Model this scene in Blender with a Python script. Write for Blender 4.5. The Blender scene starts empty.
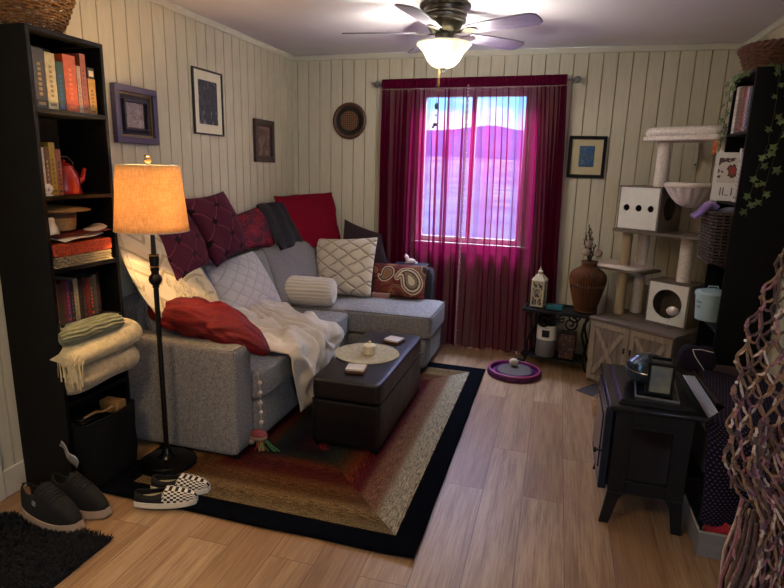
import bpy, math, random
from mathutils import Vector, Matrix, noise
PI = math.pi
sc = bpy.context.scene
col = sc.collection
rnd = random.Random(7)

# ------------------------------------------------------------------ camera
cd = bpy.data.cameras.new('camera'); cam = bpy.data.objects.new('camera', cd); col.objects.link(cam)
cd.sensor_width = 36; cd.lens = 565 * 36 / 784; cd.clip_end = 900
RX = (0.95991, 0.27910, 0.02611); RY = (0.08546, -0.20268, -0.97551); RZ = (-0.26697, 0.93863, -0.21840)
cam.matrix_world = Matrix(((RX[0], -RY[0], -RZ[0], 0), (RX[1], -RY[1], -RZ[1], 0), (RX[2], -RY[2], -RZ[2], 1.55), (0, 0, 0, 1)))
sc.camera = cam
# ------------------------------------------------------------------ exposure
sc.view_settings.view_transform = 'Standard'; sc.view_settings.look = 'None'
sc.view_settings.gamma = 1; sc.view_settings.use_curve_mapping = False
sc.view_settings.exposure = 0.75
sc.cycles.use_denoising = True
sc.cycles.max_bounces = 10; sc.cycles.transparent_max_bounces = 24; sc.cycles.transmission_bounces = 8
sc.cycles.sample_clamp_indirect = 4.0
# ------------------------------------------------------------------ sky
w = bpy.data.worlds.new('sky'); sc.world = w; w.use_nodes = True
nt = w.node_tree; nt.nodes.clear()
tc = nt.nodes.new('ShaderNodeTexCoord'); sp = nt.nodes.new('ShaderNodeSeparateXYZ')
cr = nt.nodes.new('ShaderNodeValToRGB'); bg = nt.nodes.new('ShaderNodeBackground'); wo = nt.nodes.new('ShaderNodeOutputWorld')
nz = nt.nodes.new('ShaderNodeTexNoise'); nz.inputs['Scale'].default_value = 5; nz.inputs['Detail'].default_value = 5
mp = nt.nodes.new('ShaderNodeMapping'); mp.inputs['Scale'].default_value = (1, 1, 4)
r2 = nt.nodes.new('ShaderNodeValToRGB'); mx = nt.nodes.new('ShaderNodeMix'); mx.data_type = 'RGBA'
cr.color_ramp.elements[0].position = 0.0; cr.color_ramp.elements[0].color = (.20, .55, .88, 1)
cr.color_ramp.elements[1].position = 0.5; cr.color_ramp.elements[1].color = (.12, .36, .85, 1)
r2.color_ramp.elements[0].position = 0.48; r2.color_ramp.elements[1].position = 0.66
nt.links.new(tc.outputs['Generated'], sp.inputs[0]); nt.links.new(sp.outputs['Z'], cr.inputs[0])
nt.links.new(tc.outputs['Generated'], mp.inputs[0]); nt.links.new(mp.outputs[0], nz.inputs['Vector'])
nt.links.new(nz.outputs['Fac'], r2.inputs[0]); nt.links.new(r2.outputs[0], mx.inputs['Factor'])
nt.links.new(cr.outputs[0], mx.inputs['A']); mx.inputs['B'].default_value = (.62, .80, .95, 1)
nt.links.new(mx.outputs['Result'], bg.inputs[0]); bg.inputs[1].default_value = 3.9
nt.links.new(bg.outputs[0], wo.inputs[0])


def light(name, kind, loc, power, color, size=.1, size_y=None, rot=(0, 0, 0), portal=False, label=None):
    d = bpy.data.lights.new(name, kind); d.energy = power; d.color = color
    if kind == 'AREA':
        d.shape = 'RECTANGLE'; d.size = size; d.size_y = size_y or size
        if portal: d.cycles.is_portal = True
    else: d.shadow_soft_size = size
    o = bpy.data.objects.new(name, d); col.objects.link(o); o.location = loc; o.rotation_euler = rot
    return o
# daylight through the window in the back wall (portal for the sky)
light('window_daylight', 'AREA', (-.73, 5.02, 1.54), 1, (1, 1, 1), .95, 1.25, (-PI / 2, 0, 0), portal=True)
light('sky_boost', 'AREA', (-.73, 5.75, 3.15), 800, (.55, .74, 1), 2.2, 1.0, (math.radians(-62), 0, 0))  # lamp added outside, above the window, to strengthen the sky's light
# fills added out of view: cool behind the camera, warm above the front floor
light('cool_room_fill', 'AREA', (1.75, -1.5, 1.6), 19, (.60, .74, 1), 1.0, 1.2, (PI / 2, 0, math.radians(20)))
light('warm_floor_fill', 'AREA', (-1.2, .2, 2.45), 20, (1, .72, .42), .5, .5, (0, 0, 0))

# ------------------------------------------------------------------ materials
def lin(c):
    return tuple(((v / 255) / 12.92 if v / 255 <= .04045 else ((v / 255 + .055) / 1.055) ** 2.4) for v in c) + (1,)

class G:
    """small helper around one material's node tree"""
    def __init__(s, name, rough=.6, metal=0, spec=.5, sheen=0):
        s.m = bpy.data.materials.new(name); s.m.use_nodes = True; s.t = s.m.node_tree
        s.p = s.t.nodes['Principled BSDF']; s.out = s.t.nodes['Material Output']
        s.p.inputs['Roughness'].default_value = rough; s.p.inputs['Metallic'].default_value = metal
        s.p.inputs['Specular IOR Level'].default_value = spec; s.p.inputs['Sheen Weight'].default_value = sheen
    def n(s, typ, **kw):
        o = s.t.nodes.new('ShaderNode' + typ)
        for k, v in kw.items():
            if hasattr(o, k) and not k[0].isupper(): setattr(o, k, v)
            else: s.set(o, k.replace('_', ' '), v)
        return o
    def set(s, o, k, v):
        i = o.inputs[int(k[1:])] if k[0] == 'i' and k[1:].isdigit() else o.inputs[k]
        if isinstance(v, bpy.types.NodeSocket): s.t.links.new(v, i)
        else: i.default_value = v
    def math(s, op, a, b=0.0, c=None):
        o = s.t.nodes.new('ShaderNodeMath'); o.operation = op
        s.set(o, 'i0', a); s.set(o, 'i1', b)
        if c is not None: s.set(o, 'i2', c)
        return o.outputs[0]
    def mix(s, f, a, b):
        o = s.t.nodes.new('ShaderNodeMix'); o.data_type = 'RGBA'
        s.set(o, 'Factor', f)
        for k, v in (('A', a), ('B', b)): s.set(o, k, v)
        return o.outputs['Result']
    def ramp(s, f, stops, interp='LINEAR'):
        o = s.t.nodes.new('ShaderNodeValToRGB'); o.color_ramp.interpolation = interp
        e = o.color_ramp.elements
        while len(e) < len(stops): e.new(.5)
        for k, (p, c) in enumerate(stops): e[k].position = p; e[k].color = c if len(c) == 4 else lin(c)
        s.set(o, 'i0', f); return o.outputs[0]
    def coord(s, which='Object', scale=(1, 1, 1), rot=(0, 0, 0)):
        c = s.t.nodes.new('ShaderNodeTexCoord'); m = s.t.nodes.new('ShaderNodeMapping')
        m.inputs['Scale'].default_value = scale; m.inputs['Rotation'].default_value = rot
        s.t.links.new(c.outputs[which], m.inputs[0]); return m.outputs[0]
    def noise(s, vec, scale, detail=3, rough=.5):
        o = s.t.nodes.new('ShaderNodeTexNoise'); s.set(o, 'Vector', vec)
        o.inputs['Scale'].default_value = scale; o.inputs['Detail'].default_value = detail; o.inputs['Roughness'].default_value = rough
        return o.outputs['Fac']
    def bump(s, h, strength=.3, dist=.01):
        o = s.t.nodes.new('ShaderNodeBump'); s.set(o, 'Height', h)
        o.inputs['Strength'].default_value = strength; o.inputs['Distance'].default_value = dist
        s.t.links.new(o.outputs[0], s.p.inputs['Normal'])
    def color(s, v): s.set(s.p, 'Base Color', v); return s
BW = ((0, (0, 0, 0, 1)), (1, (1, 1, 1, 1)))

def plain(name, c, rough=.6, metal=0, var=.12, scale=30, bump=0, spec=.4, sheen=0, coat=0, emis=None, estr=0):
    g = G(name, rough, metal, spec, sheen)
    v = g.coord('Object'); n = g.noise(v, scale)
    l = lin(c); d = tuple(x * (1 - var) for x in l[:3]) + (1,); b = tuple(min(1, x * (1 + var)) for x in l[:3]) + (1,)
    g.color(g.ramp(n, ((.3, d), (.7, b))))
    if bump: g.bump(n, bump, .004)
    if coat: g.p.inputs['Coat Weight'].default_value = coat; g.p.inputs['Coat Roughness'].default_value = .15
    if emis: g.p.inputs['Emission Color'].default_value = lin(emis); g.p.inputs['Emission Strength'].default_value = estr
    return g.m

def fabric(name, c, c2=None, scale=260, rough=.9, var=.25, bump=.25, sheen=.06):
    """woven cloth: fine crossing threads"""
    g = G(name, rough, 0, .2, sheen)
    v = g.coord('Object')
    a = g.noise(g.coord('Object', (1, 1, .2)), scale, 2); b = g.noise(g.coord('Object', (.2, .2, 1)), scale, 2)
    t = g.math('ADD', g.math('MULTIPLY', a, .5), g.math('MULTIPLY', b, .5))
    big = g.noise(v, 6, 2)
    l = lin(c); d = lin(c2) if c2 else tuple(x * (1 - var) for x in l[:3]) + (1,); br = tuple(min(1, x * (1 + var)) for x in l[:3]) + (1,)
    cc = g.ramp(t, ((.36, d), (.64, br)))
    g.color(g.mix(g.math('MULTIPLY', big, .25), cc, d)); g.bump(t, bump, .002)
    return g.m

def quilt(name, c, line, nu=5, nv=5, width=.06, knots=None, bumpd=.4, puff=True):
    """quilted diamonds drawn by stitched lines in the pillow's own u, v"""
    g = G(name, .85, 0, .2, 0)
    uv = g.t.nodes.new('ShaderNodeTexCoord').outputs['UV']
    s = g.n('SeparateXYZ', i0=uv)
    u, v = s.outputs[0], s.outputs[1]
    a = g.math('ADD', g.math('MULTIPLY', u, nu), g.math('MULTIPLY', v, nv)); b = g.math('SUBTRACT', g.math('MULTIPLY', u, nu), g.math('MULTIPLY', v, nv))
    wob = g.math('MULTIPLY', g.math('SUBTRACT', g.noise(uv, 6, 2), .5), .25)
    def dist(x): return g.math('ABSOLUTE', g.math('SUBTRACT', g.math('FRACT', g.math('ADD', x, wob)), .5))
    da, db = dist(a), dist(b)
    m = g.math('MINIMUM', da, db)
    ln = g.math('LESS_THAN', m, width)
    base = g.mix(g.math('MULTIPLY', g.noise(uv, 14, 3), .5), lin(c), tuple(x * .6 for x in lin(c)[:3]) + (1,))
    cc = g.mix(ln, base, lin(line))
    if knots:
        k = g.math('LESS_THAN', g.math('MAXIMUM', da, db), .13)
        cc = g.mix(k, cc, lin(knots))
    g.color(cc)
    g.bump(g.math('ADD', g.math('POWER', m, .5), g.math('MULTIPLY', g.noise(uv, 40, 2), .15)), bumpd, .02)
    return g.m

M = {}
M['black_wood'] = plain('black_laminate', (7, 7, 8), .5, var=.2, scale=12, spec=.18)
M['black_back'] = plain('black_hardboard', (12, 12, 13), .8)
M['white_trim'] = plain('white_painted_trim', (200, 194, 176), .5, var=.03)
M['ceiling'] = plain('ceiling_paint', (222, 216, 220), .9, var=.02, scale=4)
M['steel'] = plain('brushed_metal', (150, 150, 150), .3, 1)
M['bronze'] = plain('dark_bronze_metal', (20, 15, 13), .35, .5, spec=.5)
M['gunmetal'] = plain('dark_pewter_metal', (62, 58, 54), .38, .85)
M['glass'] = None
M['white'] = plain('white_plastic', (215, 212, 205), .5, var=.03)
M['black'] = plain('black_plastic', (8, 8, 10), .4)
M['sofa'] = fabric('grey_tweed_upholstery', (138, 134, 130), (92, 89, 88), 300, bump=.35)
M['sofa_dark'] = fabric('grey_upholstery_piping', (84, 82, 82), None, 340)
M['cream'] = fabric('cream_cotton', (206, 194, 168), None, 200)
M['plush'] = plain('white_plush', (222, 210, 200), 1, var=.18, scale=90, bump=.8, sheen=.15)
M['sisal'] = None
M['grey_oak'] = None

def wood(name, c1, c2, axis='X', scale=1, rough=.55):
    g = G(name, rough, 0, .35)
    st = {'X': (1.2, 18, 18), 'Y': (18, 1.2, 18), 'Z': (18, 18, 1.2)}[axis]
    v = g.coord('Object', tuple(q * scale for q in st))
    n = g.noise(v, 3, 6, .65); n2 = g.noise(v, 14, 3)
    g.color(g.ramp(g.math('ADD', g.math('MULTIPLY', n, .75), g.math('MULTIPLY', n2, .25)), ((.32, c1), (.62, c2)))); g.bump(n2, .12, .003)
    return g.m
M['grey_oak'] = wood('grey_brown_oak_laminate', (84, 74, 66), (128, 116, 104), 'Z')
M['brace_oak'] = wood('pale_grey_oak_brace', (112, 100, 88), (158, 144, 128), 'Z')
M['grey_oak_x'] = wood('grey_brown_oak_board', (70, 60, 53), (116, 103, 90), 'X')
M['brown_wood'] = wood('brown_wood', (60, 36, 22), (104, 66, 40), 'X')
M['black_stained'] = wood('black_stained_wood', (6, 7, 9), (14, 15, 18), 'X', rough=.25)

def sisal():
    g = G('sisal_rope', .9, 0, .2)
    s = g.n('SeparateXYZ', i0=g.coord('Object'))
    wv = g.math('SINE', g.math('MULTIPLY', s.outputs[2], 900))
    g.color(g.mix(g.math('MULTIPLY_ADD', wv, .5, .5), lin((150, 128, 96)), lin((196, 176, 140)))); g.bump(wv, .6, .003)
    return g.m
M['sisal'] = sisal()

def floor_mat():
    g = G('oak_plank_floor', .32, 0, .5)
    v = g.coord('Object', (1, 1, 1), (0, 0, PI / 2))
    br = g.n('TexBrick', Vector=v, offset=.37, offset_frequency=2, squash=1.0)
    br.inputs['Scale'].default_value = 1; br.inputs['Brick Width'].default_value = 1.22; br.inputs['Row Height'].default_value = .192
    br.inputs['Mortar Size'].default_value = .0014; br.inputs['Mortar Smooth'].default_value = .2
    br.inputs['Color1'].default_value = (0, 0, 0, 1); br.inputs['Color2'].default_value = (1, 1, 1, 1); br.inputs['Mortar'].default_value = (.5, .5, .5, 1)
    tone = g.n('SeparateColor', i0=br.outputs['Color']).outputs[0]
    off = g.n('CombineXYZ', i0=g.math('MULTIPLY', tone, 17), i1=g.math('MULTIPLY', tone, 9))
    va = g.n('VectorMath', operation='ADD', i0=g.coord('Object', (9, .8, 1)), i1=off.outputs[0]).outputs[0]
    vb = g.n('VectorMath', operation='ADD', i0=g.coord('Object', (40, 1.6, 1)), i1=off.outputs[0]).outputs[0]
    n1 = g.noise(va, 1.9, 6, .68); n2 = g.noise(vb, 2.5, 5, .7)
    grain = g.math('ADD', g.math('MULTIPLY', n1, .55), g.math('MULTIPLY', n2, .45))
    base = g.ramp(tone, ((0, (138, 106, 76)), (.35, (168, 138, 104)), (.6, (152, 120, 86)), (1, (178, 150, 116))))
    dark = g.mix(.8, base, lin((110, 76, 50)))
    c = g.mix(g.ramp(grain, ((.40, (0, 0, 0, 1)), (.60, (1, 1, 1, 1)))), base, dark)
    c = g.mix(br.outputs['Fac'], c, lin((84, 58, 38)))
    g.color(c)
    g.set(g.p, 'Roughness', g.math('MULTIPLY_ADD', n2, .2, .3))
    g.bump(g.math('SUBTRACT', g.math('MULTIPLY', grain, .12), br.outputs['Fac']), .25, .002)
    return g.m
M['floor'] = floor_mat()
def wall_mat():
    g = G('cream_painted_panelling', .55, 0, .35)
    n = g.noise(g.coord('Object', (1, 1, .15)), 40, 3)
    g.color(g.ramp(n, ((.3, (192, 184, 160)), (.7, (202, 194, 170))))); g.bump(n, .05, .002)
    return g.m
M['wall'] = wall_mat()

M['seam'] = plain('panel_seam_tan', (172, 163, 134), .7, var=.06)  # groove faces, a darker tan than the boards
# ------------------------------------------------------------------ mesh helpers
def rootmat(o):
    return Matrix.Translation(o.location) @ Matrix.Rotation(o.rotation_euler.z, 4, 'Z') @ Matrix.Diagonal((*o.scale, 1))

class B:
    def __init__(s): s.v = []; s.f = []; s.mi = []; s.uv = {}
    def add(s, vs, fs, mi=0, T=None, uvs=None):
        o = len(s.v)
        for k, p in enumerate(vs):
            p = Vector(p); s.v.append(T @ p if T else p)
            if uvs: s.uv[o + k] = uvs[k]
        for f in fs: s.f.append(tuple(i + o for i in f)); s.mi.append(mi)
        return s
    def box(s, x0, x1, y0, y1, z0, z1, mi=0, T=None):
        vs = [(x, y, z) for z in (z0, z1) for y in (y0, y1) for x in (x0, x1)]
        return s.add(vs, [(0, 2, 3, 1), (4, 5, 7, 6), (0, 1, 5, 4), (2, 6, 7, 3), (0, 4, 6, 2), (1, 3, 7, 5)], mi, T)
    def lathe(s, prof, n=24, c=(0, 0, 0), mi=0, T=None, fr=None, cap=True):
        vs = []; fs = []
        for j, (r, z) in enumerate(prof):
            for i in range(n):
                a = 2 * PI * i / n; k = fr(a, z) if fr else 1
                vs.append((c[0] + r * k * math.cos(a), c[1] + r * k * math.sin(a), c[2] + z))
        for j in range(len(prof) - 1):
            for i in range(n): fs.append((j * n + i, j * n + (i + 1) % n, (j + 1) * n + (i + 1) % n, (j + 1) * n + i))
        if cap:
            if prof[0][0] > 1e-5: fs.append(tuple(range(n - 1, -1, -1)))
            if prof[-1][0] > 1e-5: fs.append(tuple((len(prof) - 1) * n + i for i in range(n)))
        return s.add(vs, fs, mi, T)
    def cyl(s, c, r, h, n=24, mi=0, T=None, r2=None): return s.lathe([(r, 0), (r if r2 is None else r2, h)], n, c, mi, T)
    def ball(s, c, r, n=12, mi=0, T=None, sq=(1, 1, 1)):
        m = n // 2; pr = [(max(1e-6, math.sin(PI * j / m)), -math.cos(PI * j / m)) for j in range(m + 1)]
        vs = []; fs = []
        for (q, z) in pr:
            for i in range(n):
                a = 2 * PI * i / n; vs.append((c[0] + r * sq[0] * q * math.cos(a), c[1] + r * sq[1] * q * math.sin(a), c[2] + r * sq[2] * z))
        for j in range(m):
            for i in range(n): fs.append((j * n + i, j * n + (i + 1) % n, (j + 1) * n + (i + 1) % n, (j + 1) * n + i))
        return s.add(vs, fs, mi, T)
    def tube(s, pts, r, n=8, mi=0, T=None, closed=False):
        pts = [Vector(p) for p in pts]; N = len(pts); vs = []; fs = []; up = None
        for i, p in enumerate(pts):
            a = pts[(i - 1) % N] if (closed or i > 0) else p; b = pts[(i + 1) % N] if (closed or i < N - 1) else p
            t = (b - a)
            if t.length < 1e-9: t = Vector((0, 0, 1))
            t.normalize()
            if up is None: up = t.orthogonal().normalized()
            else:
                up = up - t * up.dot(t)
                if up.length < 1e-6: up = t.orthogonal()
                up.normalize()
            sd = t.cross(up); rr = r[i] if isinstance(r, (list, tuple)) else r
            for k in range(n):
                q = 2 * PI * k / n; vs.append(p + (up * math.cos(q) + sd * math.sin(q)) * rr)
        for i in range(N if closed else N - 1):
            j = (i + 1) % N
            for k in range(n): fs.append((i * n + k, i * n + (k + 1) % n, j * n + (k + 1) % n, j * n + k))
        if not closed: fs += [tuple(range(n - 1, -1, -1)), tuple((N - 1) * n + k for k in range(n))]
        return s.add(vs, fs, mi, T)
    def prism(s, poly, z0, z1, mi=0, T=None):
        n = len(poly); vs = [(x, y, z0) for x, y in poly] + [(x, y, z1) for x, y in poly]
        return s.add(vs, [tuple(range(n - 1, -1, -1)), tuple(range(n, 2 * n))] + [(i, (i + 1) % n, n + (i + 1) % n, n + i) for i in range(n)], mi, T)
    def grid(s, fn, nu, nv, mi=0, T=None, uv=True, closed_u=False, mif=None):
        vs = []; uvs = []
        for j in range(nv + 1):
            for i in range(nu + (0 if closed_u else 1)):
                vs.append(fn(i / nu, j / nv)); uvs.append((i / nu, j / nv))
        W = nu if closed_u else nu + 1; o = len(s.v); s.add(vs, [], mi, T, uvs if uv else None)
        for j in range(nv):
            for i in range(nu):
                a = j * W + i; b = j * W + (i + 1) % W
                s.f.append((a + o, b + o, b + W + o, a + W + o)); s.mi.append(mif((i + .5) / nu, (j + .5) / nv) if mif else mi)
        return s
    def sbox(s, c, h, k=8, n=10, mi=0, T=None, crown=0, wob=0):
        """box with soft rounded edges"""
        for ax in range(3):
            for sg in (-1, 1):
                def fn(u, v):
                    p = [0, 0, 0]; p[ax] = sg; p[(ax + 1) % 3] = (2 * u - 1) * sg; p[(ax + 2) % 3] = 2 * v - 1
                    q = sum(abs(t) ** k for t in p) ** (1 / k); p = [t / q for t in p]
                    P = Vector((c[0] + p[0] * h[0], c[1] + p[1] * h[1], c[2] + p[2] * h[2] + (crown * (1 - p[0] ** 2) * (1 - p[1] ** 2) if p[2] > 0 else 0)))
                    if wob: P += noise.noise_vector(P * 9) * wob
                    return P
                s.grid(fn, n, n, mi, T)
        return s
    def build(s, name, mats, parent=None, world=False, smooth=True, bevel=0, seg=2, solid=0, sub=0, weld=False, angle=.6):
        vs = s.v; me = bpy.data.meshes.new(name)
        if not isinstance(mats, (list, tuple)): mats = [mats]
        mats = [M[m] if isinstance(m, str) else m for m in mats]
        loc = Vector((0, 0, 0))
        if parent is not None:
            if world:
                I = rootmat(parent)
                if parent.parent: I = rootmat(parent.parent) @ I
                I = I.inverted(); vs = [I @ v for v in vs]
        else:
            xs = [v.x for v in vs]; ys = [v.y for v in vs]; zs = [v.z for v in vs]
            loc = Vector(((min(xs) + max(xs)) / 2, (min(ys) + max(ys)) / 2, min(zs))); vs = [v - loc for v in vs]
        me.from_pydata([tuple(v) for v in vs], [], s.f)
        for m in mats: me.materials.append(m)
        me.polygons.foreach_set('material_index', s.mi)
        if s.uv:
            L = me.uv_layers.new(name='uv')
            for lp in me.loops: L.data[lp.index].uv = s.uv.get(lp.vertex_index, (0, 0))
        if weld or s.f:
            import bmesh
            bm = bmesh.new(); bm.from_mesh(me)
            if weld: bmesh.ops.remove_doubles(bm, verts=bm.verts, dist=1e-4)
            bmesh.ops.recalc_face_normals(bm, faces=bm.faces); bm.to_mesh(me); bm.free()
        if smooth:
            me.polygons.foreach_set('use_smooth', [True] * len(me.polygons)); me.set_sharp_from_angle(angle=angle)
        me.update()
        o = bpy.data.objects.new(name, me); col.objects.link(o); o.location = loc
        if parent is not None: o.parent = parent
        if solid:
            q = o.modifiers.new('thick', 'SOLIDIFY'); q.thickness = solid; q.offset = 0
        if bevel:
            q = o.modifiers.new('bevel', 'BEVEL'); q.width = bevel; q.segments = seg; q.limit_method = 'ANGLE'; q.angle_limit = .7
        if sub:
            q = o.modifiers.new('sub', 'SUBSURF'); q.levels = sub; q.render_levels = sub
        return o

def tag(o, label=None, cat=None, group=None, kind=None):
    if label: o['label'] = label
    if cat: o['category'] = cat
    if group: o['group'] = group
    if kind: o['kind'] = kind
    return o
def thing(name, label, cat, loc=(0, 0, 0), rz=0, group=None):
    o = bpy.data.objects.new(name, None); col.objects.link(o); o.location = loc; o.rotation_euler = (0, 0, rz); o.empty_display_size = .05
    return tag(o, label, cat, group)
def struct(b, name, mat, **kw):
    o = b.build(name, mat, **kw); o['kind'] = 'structure'; return o
def V(*a): return Vector(a)
def frameT(o, x, y, z=None):
    x = Vector(x).normalized(); z = Vector(z).normalized() if z else x.cross(Vector(y)).normalized(); y = z.cross(x).normalized()
    return Matrix(((x.x, y.x, z.x, o[0]), (x.y, y.y, z.y, o[1]), (x.z, y.z, z.z, o[2]), (0, 0, 0, 1)))
def Rz(a, o=(0, 0, 0)): return Matrix.Translation(o) @ Matrix.Rotation(a, 4, 'Z')

# ================================================================== THE ROOM
XL, XR, YB, YF, ZC = -2.36, 1.21, 4.88, -2.2, 2.49
B1 = B().box(-6, 4, YF - .1, 5.0, -.06, 0); struct(B1, 'floor', 'floor', smooth=False)
B1 = B().box(-6, 4, YF - .1, 5.0, ZC, ZC + .06); struct(B1, 'ceiling', 'ceiling', smooth=False)

def grooved(b, a0, a1, z0, z1, T, phase=0, pitch=.1068, gw=.0045, gd=.009, th=.1):
    """board panelling with real V grooves, along local x from a0 to a1, face at local y = 0, body behind"""
    pr = [(a0, 0)]
    k = math.ceil((a0 - phase) / pitch)
    while phase + k * pitch < a1 - gw:
        g = phase + k * pitch
        if g > a0 + gw: pr += [(g - gw, 0), (g, gd), (g + gw, 0)]
        k += 1
    pr += [(a1, 0)]
    n = len(pr); vs = [(x, y, z) for z in (z0, z1) for x, y in pr] + [(a0, th, z0), (a1, th, z0), (a0, th, z1), (a1, th, z1)]
    fs = [(i, i + 1, n + i + 1, n + i) for i in range(n - 1)]; gi = [k for k in range(n - 1) if max(pr[k][1], pr[k + 1][1]) > gd * .5]
    A, Bq, Cq, D = 2 * n, 2 * n + 1, 2 * n + 2, 2 * n + 3
    fs += [(A, Cq, D, Bq), (0, n, Cq, A), (n - 1, Bq, D, 2 * n - 1), tuple(range(n, 2 * n)) + (D, Cq), tuple(range(n - 1, -1, -1)) + (A, Bq)]
    o_ = len(b.f); b.add(vs, fs, 0, T)
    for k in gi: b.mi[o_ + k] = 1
WX0, WX1, WZ0, WZ1 = -1.185, -.265, .925, 2.185
Tb = Matrix.Translation((0, YB, 0))
b = B()
ph = .1405
grooved(b, XL - .1, WX0, 0, ZC, Tb, ph); grooved(b, WX1, XR + .1, 0, ZC, Tb, ph)
grooved(b, WX0, WX1, 0, WZ0, Tb, ph); grooved(b, WX0, WX1, WZ1, ZC, Tb, ph)
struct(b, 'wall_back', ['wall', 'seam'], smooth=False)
# left wall: local x -> -y, so that the body lies at x < XL
Tl = frameT((XL, 0, 0), (0, 1, 0), (-1, 0, 0), (0, 0, 1))
Tl = Matrix(((0, -1, 0, XL), (1, 0, 0, 0), (0, 0, 1, 0), (0, 0, 0, 1)))
b = B(); grooved(b, .95, YB + .1, 0, ZC, Tl, .035); grooved(b, .05, .95, 2.1, ZC, Tl, .035)
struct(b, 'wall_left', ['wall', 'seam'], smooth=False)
Tr = Matrix(((0, 1, 0, XR), (1, 0, 0, 0), (0, 0, 1, 0), (0, 0, 0, 1)))
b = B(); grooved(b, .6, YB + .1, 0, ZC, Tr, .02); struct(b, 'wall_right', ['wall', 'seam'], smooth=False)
# rest of the house behind the camera
b = B().box(-6, 4, YF - .1, YF, 0, ZC); struct(b, 'wall_front', 'wall', smooth=False)
b = B().box(XL - .1, XL, YF, .05, 0, ZC); struct(b, 'wall_left_front', 'wall', smooth=False)
b = B().box(XR + 1.4, XR + 1.5, YF, .6, 0, ZC).box(XR + .1, XR + 1.5, .6, .7, 0, ZC); struct(b, 'wall_right_front', 'wall', smooth=False)
# ceiling moulding, baseboards, door casing
b = B().box(XL, XR, YB - .022, YB, ZC - .045, ZC); struct(b, 'trim_1', 'white_trim', bevel=.006)
b = B().box(XL, XL + .022, .05, YB - .022, ZC - .045, ZC); struct(b, 'trim_2', 'white_trim', bevel=.006)
b = B().box(XR - .022, XR, .6, YB - .022, ZC - .045, ZC); struct(b, 'trim_3', 'white_trim', bevel=.006)
b = B().box(XL, XL + .014, 1.775, YB - .014, 0, .135); struct(b, 'baseboard_left', 'white_trim', bevel=.004)
b = B().box(XL, XR, YB - .014, YB, 0, .135); struct(b, 'baseboard_back', 'white_trim', bevel=.004)
b = B().box(XR - .014, XR, .6, YB - .014, 0, .135); struct(b, 'baseboard_right', 'white_trim', bevel=.004)
b = B().box(XL, XL + .02, 1.70, 1.775, 0, 2.1).box(XL, XL + .02, .93, 1.0, 0, 2.1).box(XL, XL + .02, .93, 1.775, 2.1, 2.17)
struct(b, 'trim_4', 'white_trim', bevel=.004)
b = B().box(XL + .001, XL + .012, 1.0, 1.70, .005, 2.1)
d = struct(b, 'door_1', 'white', bevel=.003)
b = B().ball((XL + .06, 1.08, 1.0), .028).tube([(XL + .01, 1.08, 1.0), (XL + .05, 1.08, 1.0)], .01); b.build('door_knob', 'steel', d, world=True)

# window: white vinyl slider
g = G('window_glass', .02); g.p.inputs['Transmission Weight'].default_value = 1; g.p.inputs['IOR'].default_value = 1.0; g.color((.96, .98, 1, 1))
# thin clear pane: mostly lets light straight through, with a faint reflection
gt = g.t; tr_ = g.n('BsdfTransparent'); gl = g.n('BsdfGlossy'); gl.inputs['Roughness'].default_value = .02
mxs = g.n('MixShader', i0=.04, i1=tr_.outputs[0], i2=gl.outputs[0]); gt.links.new(mxs.outputs[0], g.out.inputs[0])
M['glass'] = g.m
b = B()
for (x0, x1, z0, z1) in ((WX0, WX1, WZ0, WZ0 + .045), (WX0, WX1, WZ1 - .045, WZ1), (WX0, WX0 + .045, WZ0 + .045, WZ1 - .045), (WX1 - .045, WX1, WZ0 + .045, WZ1 - .045), (-.748, -.708, WZ0 + .045, WZ1 - .045)):
    b.box(x0, x1, YB + .03, YB + .08, z0, z1)
wf = struct(b, 'window_1', 'white_trim', bevel=.004)
for nm, (x0, x1) in (('window_pane', (WX0 + .04, -.745)), ('window_pane', (-.712, WX1 - .04))):
    B().box(x0, x1, YB + .053, YB + .057, WZ0 + .04, WZ1 - .04).build(nm, 'glass', wf, world=True, smooth=False)
B().box(WX0 - .06, WX1 + .06, YB - .035, YB + .03, WZ0 - .03, WZ0).build('window_sill', 'white_trim', wf, world=True, bevel=.004)
b = B()
for (x0, x1, z0, z1) in ((WX0 - .06, WX0, WZ0 - .09, WZ1 + .06), (WX1, WX1 + .06, WZ0 - .09, WZ1 + .06), (WX0, WX1, WZ1, WZ1 + .06), (WX0, WX1, WZ0 - .09, WZ0 - .03)):
    b.box(x0, x1, YB - .016, YB, z0, z1)
b.build('window_casing', 'white_trim', wf, world=True, bevel=.003)

# outside: snowy field, and hills with distance haze put into their blue colour
g = G('frosty_field', .95, 0, .1); n = g.noise(g.coord('Object'), .12, 5); g.color(g.ramp(n, ((.35, (168, 150, 170)), (.6, (214, 206, 224)))))
b = B().box(-300, 300, 5.3, 420, -1.3, -1.2); o = struct(b, 'floor_outside_field', g.m, smooth=False); o.name = 'field'; 
g = G('haze_blue_hills', .95, 0, .1); n = g.noise(g.coord('Object'), .05, 5); g.color(g.ramp(n, ((.35, (84, 116, 164)), (.65, (110, 142, 190)))))
b = B()
def hill(u, v):
    x = -260 + 420 * u; y = 240 + 90 * v
    return (x, y, -1.3 + math.sin(PI * min(1, v * 1.0)) * (22 + 3 * noise.noise((u * 7, 1, 0)) + 2.5 * noise.noise((u * 23, v * 3, 2))))
b.grid(hill, 90, 10); struct(b, 'hills', g.m)
g = G('lilac_snowy_slope', .95, 0, .1); n = g.noise(g.coord('Object'), .15, 5); g.color(g.ramp(n, ((.35, (176, 150, 176)), (.65, (214, 200, 222)))))
b = B().grid(lambda u, v: (-200 + 320 * u, 120 + 60 * v, -1.25 + math.sin(PI / 2 * v) * (6.2 + .8 * noise.noise((u * 9, 3, 0)))), 80, 8); struct(b, 'foothills', g.m)

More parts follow.
